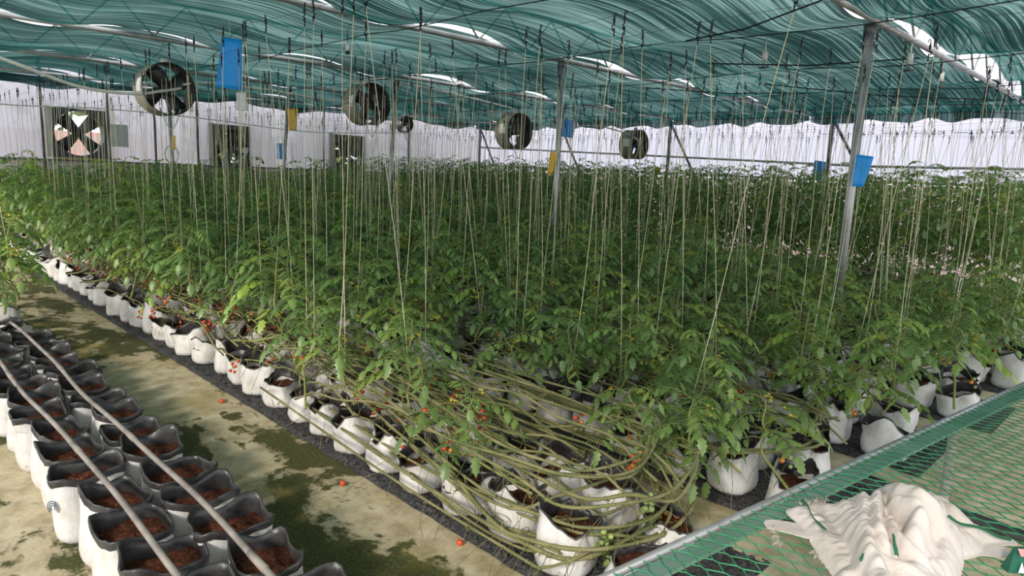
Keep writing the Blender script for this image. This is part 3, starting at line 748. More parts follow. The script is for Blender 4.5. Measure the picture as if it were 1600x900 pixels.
def make_plant(seed, H, **k):
    r_ = empty('tomato_plant'); st, fo, fl, fr = plant(seed, H, **k)
    st.build('stem', MAT['stem'], r_); fo.build('foliage', [MAT['leaf'], MAT['stem']], r_, tint=True); fl.build('flower_truss', [MAT['flower'], MAT['stem']], r_, smooth=False)
    if fr.v: fr.build('green_fruit', [MAT['stem'], MAT['green'], MAT['orange']], r_)
    return Proto(r_)
SHORT = [make_plant(s_, 1.15) for s_ in range(8)] + [make_plant(s_, 1.2, yellowish=.55) for s_ in (21, 22)]
TALL = [make_plant(s_ + 40, 1.95) for s_ in range(5)]
CROWN = [make_plant(s_ + 80, .95, dense=.92, bare=.30, ls=.92, yellowish=(0, 0, .2, 0, .75, 0, .35, .1)[s_]) for s_ in range(8)]
SMALL = [make_plant(s_ + 60, .72, dense=.8, yellowish=.25) for s_ in range(3)]

pl = []
def ptop(x, y): return .88 + .052 * max(0, y - 2.2)
for bi, bx in enumerate(BEDX):
    tall = bi >= 6
    for c, ox in enumerate((.17, .66)):
        y = {0: 3.1, 1: 1.95, 2: 1.35}.get(bi, YST[bi] + .05) + (.2 if c else 0)
        while y < 16.3:
            x = bx + ox + RND.uniform(-.09, .09); yy = y + RND.uniform(-.1, .1)
            if yy < 15.9 and inframe((x, yy, 1.0), 60): pl.append([math.hypot(x, yy), x, yy, bi, c, tall])
            y += (.47 if math.hypot(x, y) < 7.5 else .37) if not tall else .40
y = 6.9
while y < 16.3:
    for cx in (.74, 1.03):
        if inframe((cx, y, .8), 60): pl.append([math.hypot(cx, y), cx + RND.uniform(-.06, .06), y, -1, 0, False])
    y += .38
pl.sort(key=lambda t: t[0])
farp = []; strings = []
for q, (d, x, y, bi, c, tall) in enumerate(pl):
    rz = RND.choice((0, PI)) + RND.uniform(-.5, .5); tilt = (RND.uniform(-.06, .06), RND.uniform(-.06, .06))
    if tall: sc = RND.uniform(.93, 1.06); v_ = RND.randrange(5); H = 1.95 * sc
    else:
        H = ptop(x, y) * RND.uniform(.88, 1.13) * (1.12 if y > 3 and RND.random() < .12 else 1); sc = H / .95 if d < 8.5 else H / 1.17; v_ = RND.randrange(8) if RND.random() < .80 else RND.choice((8, 9))
    strings.append((d, x, y, H, bi, c))
    if q < 297:
        zone = 'near end' if y < 4 else ('middle stretch' if y < 9 else 'far stretch')
        if bi < 0: lb = 'tomato plant left of the walkway, behind the bare grow bags'; gr = 'tomato plants left of the walkway'
        else:
            lb = '%s tomato plant in %s bed from walkway, %s row, %s' % ('tall' if tall else ('yellow-green leaved' if (v_ >= 8 and d >= 8.5) or (v_ == 4 and d < 8.5) else 'green leafy'), BN[bi], 'left' if c == 0 else 'right', zone); gr = 's' .join(lb.split(' plant ', 1)[:1]) + ' plants, ' + lb.split('plant ', 1)[1]
        (TALL[v_] if tall else (CROWN[v_ % 8] if d < 8.5 else SHORT[v_])).put((x, y, 0), (tilt[0], tilt[1], rz), sc, lb, 'tomato plant', gr)
    else: farp.append((v_ + (10 if tall else 0), (x, y, 0), rz, sc, tilt))
SP = []
for (x, y) in ((2.98, 1.95), (2.95, 1.62), (2.1, 2.45)):
    p_ = SMALL[len(SP) % 3]; SP.append(p_.put((x, y, -.05), (RND.uniform(-.15, .15), RND.uniform(-.15, .15), RND.uniform(0, 6)), .95, ['young light green shoot on the right flank of the first bed, near its end', 'lowest light green shoot at the end of the first bed, by the table rail', 'small leafy shoot at the walkway side of the first bed, near its end'][len(SP)], 'tomato plant', None))
for bi in (1, 2, 3, 4, 5):
    for k in range((9, 8, 6, 5, 4)[bi - 1]):
        y = YST[bi] + .02 + .36 * k + RND.uniform(-.1, .1); x = BEDX[bi] + RND.choice((.02, .42, .86)) + RND.uniform(-.08, .08)
        SMALL[k % 3].put((x, y, -.06), (RND.uniform(-.2, .2), RND.uniform(-.2, .2), RND.uniform(0, 6)), RND.uniform(.85, 1.1), 'small low leafy tomato shoot between the bags at the near end of the %s bed' % BN[bi], 'tomato plant', 'low shoots at the near end of the %s bed' % BN[bi])
if farp:
    ps = []
    for s_ in list(range(8)) + [21, 22]:
        st, fo, fl, fr = plant(s_, 1.2 if s_ > 20 else 1.15, low=True, dense=1.0, yellowish=.5 if s_ > 20 else 0); src = [(st, 1), (fl, 2)]
        A = src_from([(fo, 0), (st, 1), (fl, 2)]); ps.append(A)
    for s_ in range(5):
        st, fo, fl, fr = plant(s_ + 40, 1.95, low=True, dense=1.0); ps.append(src_from([(fo, 0), (st, 1), (fl, 2)]))
    merge('distant_tomato_plants', [(v, mtx(p, r_, s_, t)) for v, p, r_, s_, t in farp], ps, [MAT['leaf'], MAT['stem'], MAT['flower']], 'dense mass of leafy tomato plants filling the far parts of the beds', 'tomato plants', True)

# ------------------------------------------------------------------ trellis wires, strings and hooks
ZW = 2.66
rows = {}
for bi, bx in enumerate(BEDX):
    for c, ox in enumerate((.17, .66)):
        m_ = MB(); m_.tube([(bx + ox, -1.2 + 17.6 * q / 30, ZW + .03 * math.cos(q * PI / 3 + bi)) for q in range(31)], .0013, 4)
        tag(m_.build('trellis_wire', MAT['wirem']), 'thin trellis wire with string hooks over the %s bed, %s row' % (BN[bi], 'left' if c == 0 else 'right'), 'wire')
m_ = MB(); m_.tube([(.9, -1.2, ZW), (.9, 16.5, ZW)], .0022, 4); tag(m_.build('trellis_wire', MAT['wirem']), 'thin trellis wire over the bare bags left of the walkway', 'wire')
def hook_mb():
    h = MB(); h.tube([(0, 0, .0), (0, 0, .012), (0, .008, .02), (0, .014, .012), (0, .014, .0)], .0035, 5)
    h.tube([(0, 0, .0), (0, .002, -.05), (0, -.012, -.06), (0, -.006, -.085), (0, .004, -.07), (0, .003, -.12)], .0045, 5)
    h.ball((0, 0, -.028), .009, 6, 5, 0, 2.2); return h
def cord_mb(seed):
    c = MB(); rr = random.Random(seed); a, b_ = rr.uniform(-1, 1), rr.uniform(-1, 1)
    c.tube([(.012 * a * math.sin(PI * q / 10), .012 * b_ * math.sin(2 * PI * q / 10), -q / 10) for q in range(11)], .0020, 4); return c
HOOK = hook_mb(); hookdata = None
CORDS = []
for s_ in range(4):
    o = cord_mb(s_).build('twine', MAT['twine']); CORDS.append(o)
hk = HOOK.build('hook', MAT['blackp'])
far_s = []
strings.sort(key=lambda t: t[0])
extra = []
for (d, x, y, H, bi, c) in strings:
    if bi >= 0 and RND.random() < .38 and d < 11: extra.append((d + .01, x + RND.uniform(-.05, .05), y + RND.uniform(-.12, .12), H * .8, bi, c))
strings = sorted(strings + extra, key=lambda t: t[0])
first = True
for q, (d, x, y, H, bi, c) in enumerate(strings):
    wx = (BEDX[bi] + (.17, .66)[c]) if bi >= 0 else .9
    wy = y + RND.gauss(0, .16); top = Vector((wx, wy, ZW - .10)); bot = Vector((x, y, max(.45, H * RND.uniform(.45, .8))))
    if RND.random() < .12: bot += Vector((RND.uniform(-.12, .12), RND.uniform(-.22, .22), 0))
    v = top - bot; Ln = v.length; qt = Vector((0, 0, 1)).rotation_difference(v.normalized())
    if q < 300:
        e = empty('plant_string', tuple(top)); 
        zone = 'near end' if y < 4 else ('middle stretch' if y < 9 else 'far stretch')
        if bi < 0: lb = 'twine hanging from a black hook left of the walkway'; gr = 'strings left of the walkway'
        else: lb = 'twine hanging by black hook over the %s bed, %s row, %s' % (BN[bi], 'left' if c == 0 else 'right', zone); gr = 'strings over the ' + lb.split('over the ')[1]
        tag(e, lb, 'string', gr)
        if first: co = CORDS[0]; ho = hk; first = False
        else: co = CORDS[q % 4].copy(); COL.objects.link(co); ho = hk.copy(); COL.objects.link(ho)
        co.parent = e; ho.parent = e
        co.rotation_mode = 'QUATERNION'; co.rotation_quaternion = qt; co.scale = (1, 1, Ln)
        th = 1.0; co.scale = (th, th, Ln)
        ho.location = (0, 0, .10); ho.rotation_euler = (0, 0, RND.choice((0, PI)) + RND.uniform(-.4, .4))
    else: far_s.append((top, qt, Ln))
for o in CORDS[1:]:
    bpy.data.objects.remove(o)
if far_s:
    cs = [src_from([(cord_mb(s_), 0)]) for s_ in range(4)] + [src_from([(HOOK, 1)])]
    items = []
    for k, (top, qt, Ln) in enumerate(far_s):
        items.append((k % 4, np.array(Matrix.Translation(top) @ qt.to_matrix().to_4x4() @ Matrix.Diagonal((1.5, 1.5, Ln, 1)))))
        items.append((4, np.array(Matrix.Translation(top + Vector((0, 0, .10))))))
    merge('distant_plant_strings', items, cs, [MAT['twine'], MAT['blackp']], 'crowd of thin strings and hooks over the far beds', 'strings')

# ------------------------------------------------------------------ low tangled vines
def vine_path(seed, L):
    rr = random.Random(seed); pts = []; x = 0; z = rr.uniform(.30, .44); a = rr.uniform(0, 6)
    for q in range(26):
        t = q / 25; pts.append(Vector((.09 * math.sin(t * rr.uniform(3.2, 3.6) + a) + .040 * math.sin(t * 9 + a) + .012 * math.sin(t * 31 + a), -L / 2 + L * t, z + .06 * math.sin(t * 5 + a * 2) + .014 * math.sin(t * 27 + a) - .16 * max(0, 1 - t / .10) - .06 * max(0, (t - .9) / .1))))
    return pts
def vine_mesh(pts, rr, r0=.0068, stubs=True):
    m_ = MB(); n = len(pts)
    m_.tube(pts, [r0 * (1 + .16 * math.sin(i * 2.3)) for i in range(n)], 7)
    if stubs:
        for i in range(1, n - 1, 2):
            a = rr.uniform(0, 6.3); d = Vector((math.cos(a), rr.uniform(-.4, .4), math.sin(a))).normalized()
            m_.tube([pts[i], pts[i] + d * rr.uniform(.014, .045)], [.004, .0028], 4)
            m_.ball(pts[i], r0 * 1.35, 6, 4)
            if rr.random() < .55:       # dry curled tendrils and old leaf stalks
                p = pts[i]; q = [p]; d = d * .03
                for k in range(5): d = d + Vector((rr.uniform(-.015, .015), rr.uniform(-.015, .015), -.010)); p = p + d; q.append(p)
                m_.tube(q, .0016, 3)
    return m_
def add_truss(parent, p, rr, n, ripe, whole=False):
    m_ = MB(); d = Vector((rr.uniform(-1, 1), rr.uniform(-1, 1), -.2)).normalized(); q = [p, p + d * .04 + Vector((0, 0, .005)), p + d * .07 + Vector((0, 0, -.03)), p + d * .08 + Vector((0, 0, -.09))]
    m_.tube(q, .002, 4)
    cs = []
    for i in range(n):
        t = (i + .5) / n; b_ = q[1].lerp(q[3], t); a = i * 2.4; c = b_ + Vector((math.cos(a) * .02, math.sin(a) * .02, -.004)); cs.append((c, rr.uniform(.0115, .0155)))
        m_.tube([b_, c + Vector((0, 0, .01))], .0013, 3)
        for k in range(5): e = Vector((math.cos(k * 1.256), math.sin(k * 1.256), .1)) * .009; m_.add([c + Vector((0, 0, .012)), c + Vector((e.y * .3, -e.x * .3, .012)), c + e + Vector((0, 0, .012))], [(0, 1, 2)])
    to = m_.build('fruit_truss', MAT['stem'], parent)
    for (c, r_) in cs:
        b = MB(); b.ball(c, r_, 10, 8); k = rr.random()
        mt = 'green' if ripe == 'green' else ('red' if k < .6 else ('orange' if k < .85 else 'green')) 
        b.build('tomato', MAT[mt], to)
VN = []
for s_ in range(7):
    rr = random.Random(s_ + 300); r_ = empty('tomato_vine'); p = vine_path(s_ + 5, 2.3); vine_mesh(p, rr).build('vine_stem', MAT['vine'], r_)
    for k in range((1, 2, 0, 1, 2, 0, 1)[s_]): add_truss(r_, p[rr.randint(4, 21)], rr, rr.randint(3, 6), rr.choice(('ripe', 'ripe', 'green')))
    VN.append(Proto(r_))
VF = []
for s_ in range(5):
    r_ = empty('tomato_vine'); rr = random.Random(s_ + 900); p = vine_path(s_ + 50, 2.3); vine_mesh(p, rr, .0060).build('vine_stem', MAT['vine'], r_); VF.append(Proto(r_))
for bi, num in enumerate([84, 34, 28, 22, 18, 14]):
    bx = BEDX[bi]; ymin = 2.6 if bi == 0 else 2.35; ymax = (10.5, 8, 7, 6, 5, 4.5)[bi]
    for k in range(num):
        y = ymin + (ymax - ymin) * ((k + RND.random()) / num) ** 1.25; x = bx + (.12 + .66 * RND.random() if bi == 0 else .36 + .42 * RND.random()); pv = (VN if bi < 2 else VF)
        zone = 'near end' if y < 4 else 'middle stretch'
        lb = 'long bare tomato stem lying along the %s bed, %s' % (BN[bi], zone)
        pv[RND.randrange(len(pv))].put((x, y, RND.uniform(-.06, .10)), (RND.uniform(-.04, .04), RND.uniform(-.1, .1), RND.choice((0, PI)) + max(-.16, min(.16, RND.gauss(0, .09)))), RND.uniform(.9, 1.1), lb, 'tomato vine', 'bare stems along the %s bed, %s' % (BN[bi], zone))
for p_ in VN + VF: p_.drop()
# vines turned round the near end of the beds
for bi, (num, yc) in enumerate([(15, 1.72), (3, 1.62), (2, 1.55)]):
    bx = BEDX[bi]
    for k in range(num):
        rr = random.Random(bi * 50 + k + 4); r_ = rr.uniform(.30, .60); cx = bx + .44 + rr.uniform(-.08, .08); cy = yc + rr.uniform(-.12, .3); z = rr.uniform(.10, .48)
        L1, L2 = rr.uniform(.6, 2.0), rr.uniform(.3, 2.2); ctl = [(cx - r_ * rr.uniform(.5, .9), cy + L1 + .3, z + rr.uniform(-.02, .15)), (cx - r_, cy + L1 * .4, z)]
        for a in (-1.0, -.5, 0, .5, 1.0):
            ctl.append((cx + r_ * math.sin(a * PI / 2) * rr.uniform(.92, 1.05), cy - r_ * .62 * math.cos(a * PI / 2) * rr.uniform(.85, 1.1), z + rr.uniform(-.04, .06)))
        ctl += [(cx + r_ * rr.uniform(.85, 1.0), cy + L2 * .5, z + .04), (cx + r_ * rr.uniform(.5, .9), cy + L2 + .2, z + .10)]
        pts = [Vector(p) for p in spline(ctl, 44)]
        for q in pts: q.z = max(q.z, .06); q.x = max(q.x, bx - .10)
        e = empty('tomato_vine', (0, 0, 0)); vine_mesh(pts, rr, rr.uniform(.0065, .0098)).build('vine_stem', MAT['vine'], e)
        if bi == 0 and k % 2 == 0:
            add_truss(e, pts[18 + (k % 4) * 3], rr, 7, 'green' if k % 4 == 0 else 'ripe')
        tag(e, 'thick bare tomato stem looping round the near end of the %s bed' % BN[bi], 'tomato vine', 'stems looping round the end of the %s bed' % BN[bi])

# fallen tomatoes
for k, (x, y, lb) in enumerate([(1.84, 3.07, 'red tomato fallen on the walkway near the end of the first bed'), (1.87, 4.75, 'small red tomato on the walkway edge farther along the gravel'), (1.93, 2.2, 'red tomato fallen beside the gravel at the near bed corner')]):
    e = empty('tomato', (x, y, .016)); b = MB(); b.ball((0, 0, 0), .016, 12, 9); b.build('fruit', MAT['red'], e)
    c = MB(); 
    for j in range(5): a = j * 1.256; c.add([(0, 0, .0165), (.003 * math.cos(a + 1.5), .003 * math.sin(a + 1.5), .017), (.011 * math.cos(a), .011 * math.sin(a), .016)], [(0, 1, 2)])
    c.build('calyx', MAT['stem'], e); tag(e, lb, 'tomato')

# ------------------------------------------------------------------ hanging drum fans
def drum_fan(x, y, z, R_, label, Ln=.36, nb=4, rz=0.0, rot=0.4):
    e = empty('drum_fan', (x, y, z), rz); tag(e, label, 'fan'); n = 36
    d = MB(); prof = [(R_ * 1.03, 0), (R_, .012), (R_, Ln - .012), (R_ * 1.03, Ln)]; vs = []
    for (r_, yy) in prof:
        vs += [(r_ * math.cos(2 * PI * i / n), yy - Ln / 2, r_ * math.sin(2 * PI * i / n)) for i in range(n)]
    d.add(vs, [(k * n + i, (k + 1) * n + i, (k + 1) * n + (i + 1) % n, k * n + (i + 1) % n) for k in range(3) for i in range(n)]); d.build('drum', MAT['fan'], e)
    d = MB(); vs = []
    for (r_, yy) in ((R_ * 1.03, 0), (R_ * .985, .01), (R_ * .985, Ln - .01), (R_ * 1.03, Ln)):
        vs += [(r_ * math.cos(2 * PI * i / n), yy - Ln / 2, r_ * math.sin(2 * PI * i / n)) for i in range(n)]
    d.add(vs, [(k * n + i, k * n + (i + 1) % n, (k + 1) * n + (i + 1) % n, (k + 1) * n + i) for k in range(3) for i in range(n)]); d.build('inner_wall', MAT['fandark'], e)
    m_ = MB(); m_.tube([(0, -.11, 0), (0, .09, 0)], R_ * .22, 16); m_.build('motor', MAT['fandark'], e)
    s_ = MB()
    for a in (.3, .3 + PI / 2): s_.tube([(R_ * math.cos(a), .1, R_ * math.sin(a)), (-R_ * math.cos(a), .1, -R_ * math.sin(a))], .008, 5)
    s_.build('motor_strut', MAT['galv'], e)
    for k in range(nb):
        a = 2 * PI * k / nb + rot; bm = MB(); vs = []
        for i in range(6):
            q = .18 + .76 * i / 5; wd = R_ * (.16 + .14 * math.sin(i / 5 * 2.4)); ca, sa = math.cos(a + .25 * q), math.sin(a + .25 * q); tw = .05 * (1 - .5 * i / 5)
            for sg in (-1, 1): vs.append((R_ * q * ca - sg * wd * sa, -.06 + sg * tw, R_ * q * sa + sg * wd * ca))
        bm.add(vs, [(2 * i, 2 * i + 1, 2 * i + 3, 2 * i + 2) for i in range(5)]); ob = bm.build('blade', MAT['blade'], e); md = ob.modifiers.new('t', 'SOLIDIFY'); md.thickness = .006
    l = MB(); a0 = PI * .97
    vs = []
    for i in range(5):
        a = a0 + (i - 2) * .13
        for yy in (-.10, .06): vs.append((R_ * 1.008 * math.cos(a), yy, R_ * 1.008 * math.sin(a)))
    l.add(vs, [(2 * i, 2 * i + 1, 2 * i + 3, 2 * i + 2) for i in range(4)]); l.build('white_sticker', MAT['label'], e)
    c = MB(); top = 3.15 - z
    for sx in (-.12, .12): c.tube([(sx * R_ * 3, 0, R_ * .93), (0, 0, top)], .004, 4)
    c.build('hanging_chain', MAT['galv'], e)
    b = MB(); b.box(-.035, .035, -.06, .0, R_ * 1.0, R_ * 1.0 + .06); b.build('junction_box', MAT['conduit'], e)
    k_ = MB(); k_.tube([(Vector(( .16 * math.sin(t), -.05 + .06 * math.cos(t), -R_ * .9 - .16 * math.cos(t * .5) ** 2 + .0)) if 0 else Vector((-.10 + .24 * t, -.12, -R_ * .75 - .26 * math.sin(PI * t)))) for t in [i / 12 for i in range(13)]], .008, 5); k_.build('drooping_cable', MAT['conduit'], e)
    return e
drum_fan(3.17, 9.6, 2.58, .315, 'large galvanised drum fan hanging at upper left, blades facing the camera')
drum_fan(6.18, 9.6, 2.69, .315, 'galvanised drum fan hanging beside the third tall post', rot=.9)
drum_fan(9.47, 9.6, 2.51, .33, 'drum fan hanging left of the middle tall post, beside blue card', rot=.2)
drum_fan(13.4, 9.6, 2.49, .33, 'smallest looking drum fan, farthest right, in front of white wall', rot=.6)
drum_fan(10.5, 14.6, 2.83, .20, 'little beige drum fan seen far behind the third tall post', Ln=.22)

# white cable conduits on the fan line
def conduit(pts, r_, label):
    m_ = MB(); m_.tube(spline(pts, 40), r_, 8); return tag(m_.build('conduit', MAT['conduit']), label, 'cable')
conduit([(1.2, 9.5, 2.80), (1.62, 9.5, 2.67), (2.2, 9.5, 2.50), (2.75, 9.5, 2.48), (3.1, 9.5, 2.55), (3.34, 9.5, 2.61)], .019, 'thick white conduit sagging to the large drum fan from the left')
conduit([(3.36, 9.5, 2.66), (3.6, 9.5, 2.71), (3.9, 9.5, 2.73), (4.6, 9.5, 2.72), (5.2, 9.5, 2.69), (5.95, 9.5, 2.66)], .013, 'white conduit running between the first two drum fans')
conduit([(5.75, 9.45, 2.98), (6.1, 9.45, 3.05), (6.5, 9.45, 3.14)], .014, 'short white conduit slanting above the second drum fan')
conduit([(6.6, 9.5, 3.1), (7.6, 9.5, 3.05), (8.6, 9.5, 2.98), (9.3, 9.5, 2.92), (9.45, 9.5, 2.86)], .016, 'white conduit leading from the third post to the third drum fan')
conduit([(9.6, 9.5, 2.86), (10.2, 9.5, 2.72), (11.0, 9.5, 2.70), (11.8, 9.5, 2.80), (12.7, 9.5, 2.74), (13.35, 9.5, 2.62), (13.4, 9.5, 2.55)], .016, 'white conduit leading to the farthest drum fan')
conduit([(1.0, 16.6, 2.66), (2.6, 16.6, 2.62), (4.4, 16.6, 2.70), (6.5, 16.6, 2.66), (9, 16.6, 2.56), (12, 16.6, 2.75)], .012, 'thin pale cable strung along the left wall')

# ------------------------------------------------------------------ sticky cards
def card(name, c, w_, h_, mat, yaw, roll, label, cat, taper=1.0, hang=None):
    e = empty(name, c, yaw); b = MB(); n = 8; vs = []
    for j in range(n + 1):
        for i in range(5):
            t = j / n; ww = w_ * (taper + (1 - taper) * t); x = (i / 4 - .5) * ww; vs.append((x, .012 * math.sin(t * 3 + i * .5) + .006 * math.sin(i * 1.4), (t - .5) * h_))
    b.add(vs, [(j * 5 + i, j * 5 + i + 1, (j + 1) * 5 + i + 1, (j + 1) * 5 + i) for j in range(n) for i in range(4)])
    o = b.build('card_sheet', MAT[mat], e); o.rotation_euler = (0, roll, 0); md = o.modifiers.new('t', 'SOLIDIFY'); md.thickness = .003
    t = MB(); t.tube([(0, .0, h_ * .48), (0, 0, h_ * .48 + (hang or .05))], .002, 4); t.build('tie', MAT['twine'], e)
    s_ = MB()
    for i in range(3): s_.ball((w_ * (-.3 + .3 * i), .006, h_ * (.2 - .18 * i)), .004, 6, 4)
    s_.build('trapped_insects', MAT['blackp'], e)
    return tag(e, label, cat)
YC = -PI / 4
card('sticky_card', (3.05, 7.28, 2.70), .215, .50, 'blue', YC, .10, 'big bright blue sticky card hanging at upper left', 'sticky card', 1.25, .2)
card('light_card', (3.22, 7.42, 2.345), .12, .19, 'grey', YC, 0, 'grey card hanging just below the big blue sticky card', 'card', 1, .1)
card('sticky_card', (6.72, 2.28, 1.86), .155, .28, 'blue', YC, .10, 'large blue sticky card tied to the nearest tall post', 'sticky card', .75)
card('sticky_card', (14.4, 5.7, 2.02), .24, .40, 'blue', YC, .12, 'smaller blue card left of the carded post, by the right wall', 'sticky card', .9)
card('sticky_card', (10.6, 9.2, 2.64), .25, .34, 'blue', YC, .12, 'light blue card hanging between third fan and middle tall post', 'sticky card', 1)
card('sticky_card', (6.3, 12.75, 1.95), .20, .30, 'blue', YC, 0, 'blue card on the fourth post, below the yellow card', 'sticky card', .9)
card('sticky_card', (6.38, 12.45, 2.55), .23, .40, 'yellow', YC, 0, 'tapered yellow sticky card on the fourth post above blue card', 'sticky card', .55)
card('sticky_card', (6.68, 6.05, 1.86), .09, .28, 'yellow', YC, .12, 'narrow orange-yellow card hooked on the middle tall post', 'sticky card', .7)
card('sticky_card', (5.1, 15.05, 2.05), .10, .28, 'yellow', YC, .05, 'small yellow card hanging before the second exhaust fan', 'sticky card', .9)
card('sticky_card', (13.4, 8.9, 1.9), .16, .18, 'yellow', YC, 0, 'yellow card low among the plants near the braced wall post', 'sticky card', .7)

# misting nozzles hung from the trusses, one bulb holder
for k, (x, y) in enumerate([(7.75, 2.3), (6.9, 3.4), (9.1, 2.35)]):
    e = empty('misting_nozzle', (x, y, 2.98)); b = MB(); b.tube([(0, 0, .0), (0, 0, .20)], .006, 6); b.build('drop_tube', MAT['conduit'], e)
    b = MB(); b.box(-.022, .022, -.022, .022, -.04, .06); b.build('valve_body', MAT['conduit'], e)
    b = MB(); b.tube([(-.05, 0, -.10), (.05, 0, -.10)], .009, 6); b.tube([(0, -.05, -.10), (0, .05, -.10)], .009, 6); b.tube([(0, 0, -.04), (0, 0, -.10)], .005, 6); b.build('spray_cross', MAT['darksteel'], e)
    tag(e, ['grey misting nozzle hanging on the nearest truss, right of the tall post', 'grey misting nozzle hanging just left of the upper right truss', 'small misting nozzle farther along the nearest truss'][k], 'misting nozzle')
e = empty('bulb_holder', (4.1, 6.75, 2.93)); b = MB(); b.tube([(0, 0, 0), (0, 0, .09)], .022, 12); b.build('socket', MAT['conduit'], e)
b = MB(); b.tube(spline([(0, 0, .09), (.0, 0, .16), (.02, 0, .27), (.08, 0, .30)], 12), .005, 6); b.build('cord', MAT['blackp'], e); b = MB(); b.tube([(0, 0, -.03), (0, 0, 0)], .024, 12); b.build('lower_ring', MAT['blackp'], e)
tag(e, 'white bulb holder dangling on a black cord at the upper middle', 'bulb holder')

# ------------------------------------------------------------------ wire mesh table in the foreground
TB = empty('mesh_table', (.72, .79, 0), math.atan2(-.118, .993)); tag(TB, 'table with green coated wire mesh top in a grey pipe frame, lower right', 'table')
TL, TW, TZ = 4.1, 1.25, .9       # local x along the rail, local -y towards the camera
m_ = MB(); m_.tube([(0, 0, TZ), (TL, 0, TZ)], .0105, 12); m_.build('rail', MAT['galv'], TB)
m_ = MB(); m_.tube([(0, -TW, TZ), (TL, -TW, TZ)], .0125, 12); m_.build('rail', MAT['galv'], TB)
for x in (0, TL): m_ = MB(); m_.tube([(x, 0, TZ), (x, -TW, TZ)], .0125, 12); m_.build('end_rail', MAT['galv'], TB)
for x in (.05, 2.05, TL - .05):
    for y in (-.03, -TW + .03): m_ = MB(); m_.tube([(x, y, 0), (x, y, TZ - .01)], .016, 10); m_.build('leg', MAT['hose'], TB)
for x in (1.35, 2.9): m_ = MB(); m_.box(x, x + .03, -TW, -.02, TZ - .045, TZ - .02); m_.build('cross_bar', MAT['darksteel'], TB)
ms = MB(); cx_, cy_ = .044, .044     # one cell across and along
r_ = .0014; hz = TZ + .010
nxn, nyn = int(TL / cx_), int(TW / cy_)
def wirebit(a, b_, za, zb):
    d = (Vector(b_) - Vector(a)); d.normalize(); s_ = Vector((-d.y, d.x)) * r_
    ms.add([(a[0] - s_.x, a[1] - s_.y, za), (a[0], a[1], za + r_ * 1.4), (a[0] + s_.x, a[1] + s_.y, za), (a[0], a[1], za - r_), (b_[0] - s_.x, b_[1] - s_.y, zb), (b_[0], b_[1], zb + r_ * 1.4), (b_[0] + s_.x, b_[1] + s_.y, zb), (b_[0], b_[1], zb - r_)],
           [(0, 1, 5, 4), (1, 2, 6, 5), (2, 3, 7, 6), (3, 0, 4, 7)])
def jz(x, y): return hz + .004 * mnoise.noise(Vector((x * 3, y * 3, 0))) - .004 * math.sin(x * 2.1) ** 2
for j in range(nyn + 1):
    for i in range(nxn + 1):
        ox = (j % 2) * cx_ / 2; x = i * cx_ + ox; y = -j * cy_
        if x > TL or y < -TW + .01: continue
        # each node: a short twist along y, then two legs to the next row
        t = cy_ * .30; p0 = (x, y); p1 = (x, y - t)
        wirebit(p0, p1, jz(*p0), jz(*p1))
        for sg in (-1, 1):
            p2 = (x + sg * cx_ / 2, y - cy_)
            if 0 <= p2[0] <= TL: wirebit(p1, p2, jz(*p1), jz(*p2))
ms.build('wire_mesh', MAT['mesh'], TB)
st = MB(); st.box(0.02, TL - .02, -.058, -.012, TZ - .012, TZ - .004); st.build('edge_strip', simple('grey_green_edge_strip', (.13, .24, .19), .5, nscale=5, ncol=(.24, .33, .29)), TB, smooth=False)

# ------------------------------------------------------------------ crumpled cloth on the table
def px(x, y, z):
    d = fw + r2 * ((x - 800) / F) + u2 * ((450 - y) / F); t = (z - CAMH) / d[2]; return np.array([0, 0, CAMH]) + d * t
CL = empty('cloth', (1.72, .42, .912)); tag(CL, 'crumpled off-white cotton cloth with green stripes lying on the mesh table', 'cloth')
RIDGE = []
def lobe(ctl, hw, hh, flat=0, seed=0):
    """one fold of the sheet: its crest line (in the photograph's measure, put at its height over the table) and half width"""
    C3 = [px(x, y, .905 + h) - np.array([1.72, .42, .912]) for x, y, h in ctl]
    P_ = np.array(spline(C3, 60)); w_ = np.linspace(*(hw if isinstance(hw, tuple) else (hw, hw)), 60) * 1.75 + .004
    RIDGE.append((P_, w_, hh, flat))
# left arm and frayed upper corner
lobe([(1212, 822, .006), (1250, 826, .012), (1300, 838, .02), (1345, 850, .03)], (.020, .032), .006, flat=1, seed=1)
lobe([(1255, 792, .03), (1280, 808, .035), (1312, 842, .045), (1350, 885, .05), (1368, 915, .05)], (.020, .030), .010, seed=2)
lobe([(1285, 788, .025), (1310, 800, .04), (1340, 840, .055), (1365, 880, .06), (1385, 920, .06)], .022, .014, seed=3)
# long falling folds
lobe([(1312, 800, .02), (1325, 790, .05), (1345, 820, .08), (1365, 860, .085), (1380, 910, .08)], .020, .022, seed=4)
lobe([(1335, 785, .03), (1352, 778, .085), (1352, 815, .10), (1360, 850, .10), (1372, 880, .09)], .016, .022, seed=5)
lobe([(1362, 790, .05), (1372, 772, .10), (1370, 800, .12), (1378, 835, .11), (1392, 862, .09)], .014, .018, seed=6)
# rounded crown
lobe([(1388, 775, .05), (1400, 770, .10), (1430, 775, .13), (1452, 790, .12), (1462, 815, .09)], .026, .032, seed=7)
lobe([(1395, 800, .09), (1405, 785, .12), (1428, 788, .135), (1438, 808, .125), (1428, 835, .10)], .020, .024, seed=8)
lobe([(1392, 812, .10), (1400, 830, .10), (1418, 850, .095), (1438, 872, .08)], .016, .020, seed=9)
lobe([(1452, 775, .08), (1466, 790, .09), (1462, 815, .09), (1445, 830, .08)], .016, .022, seed=10)
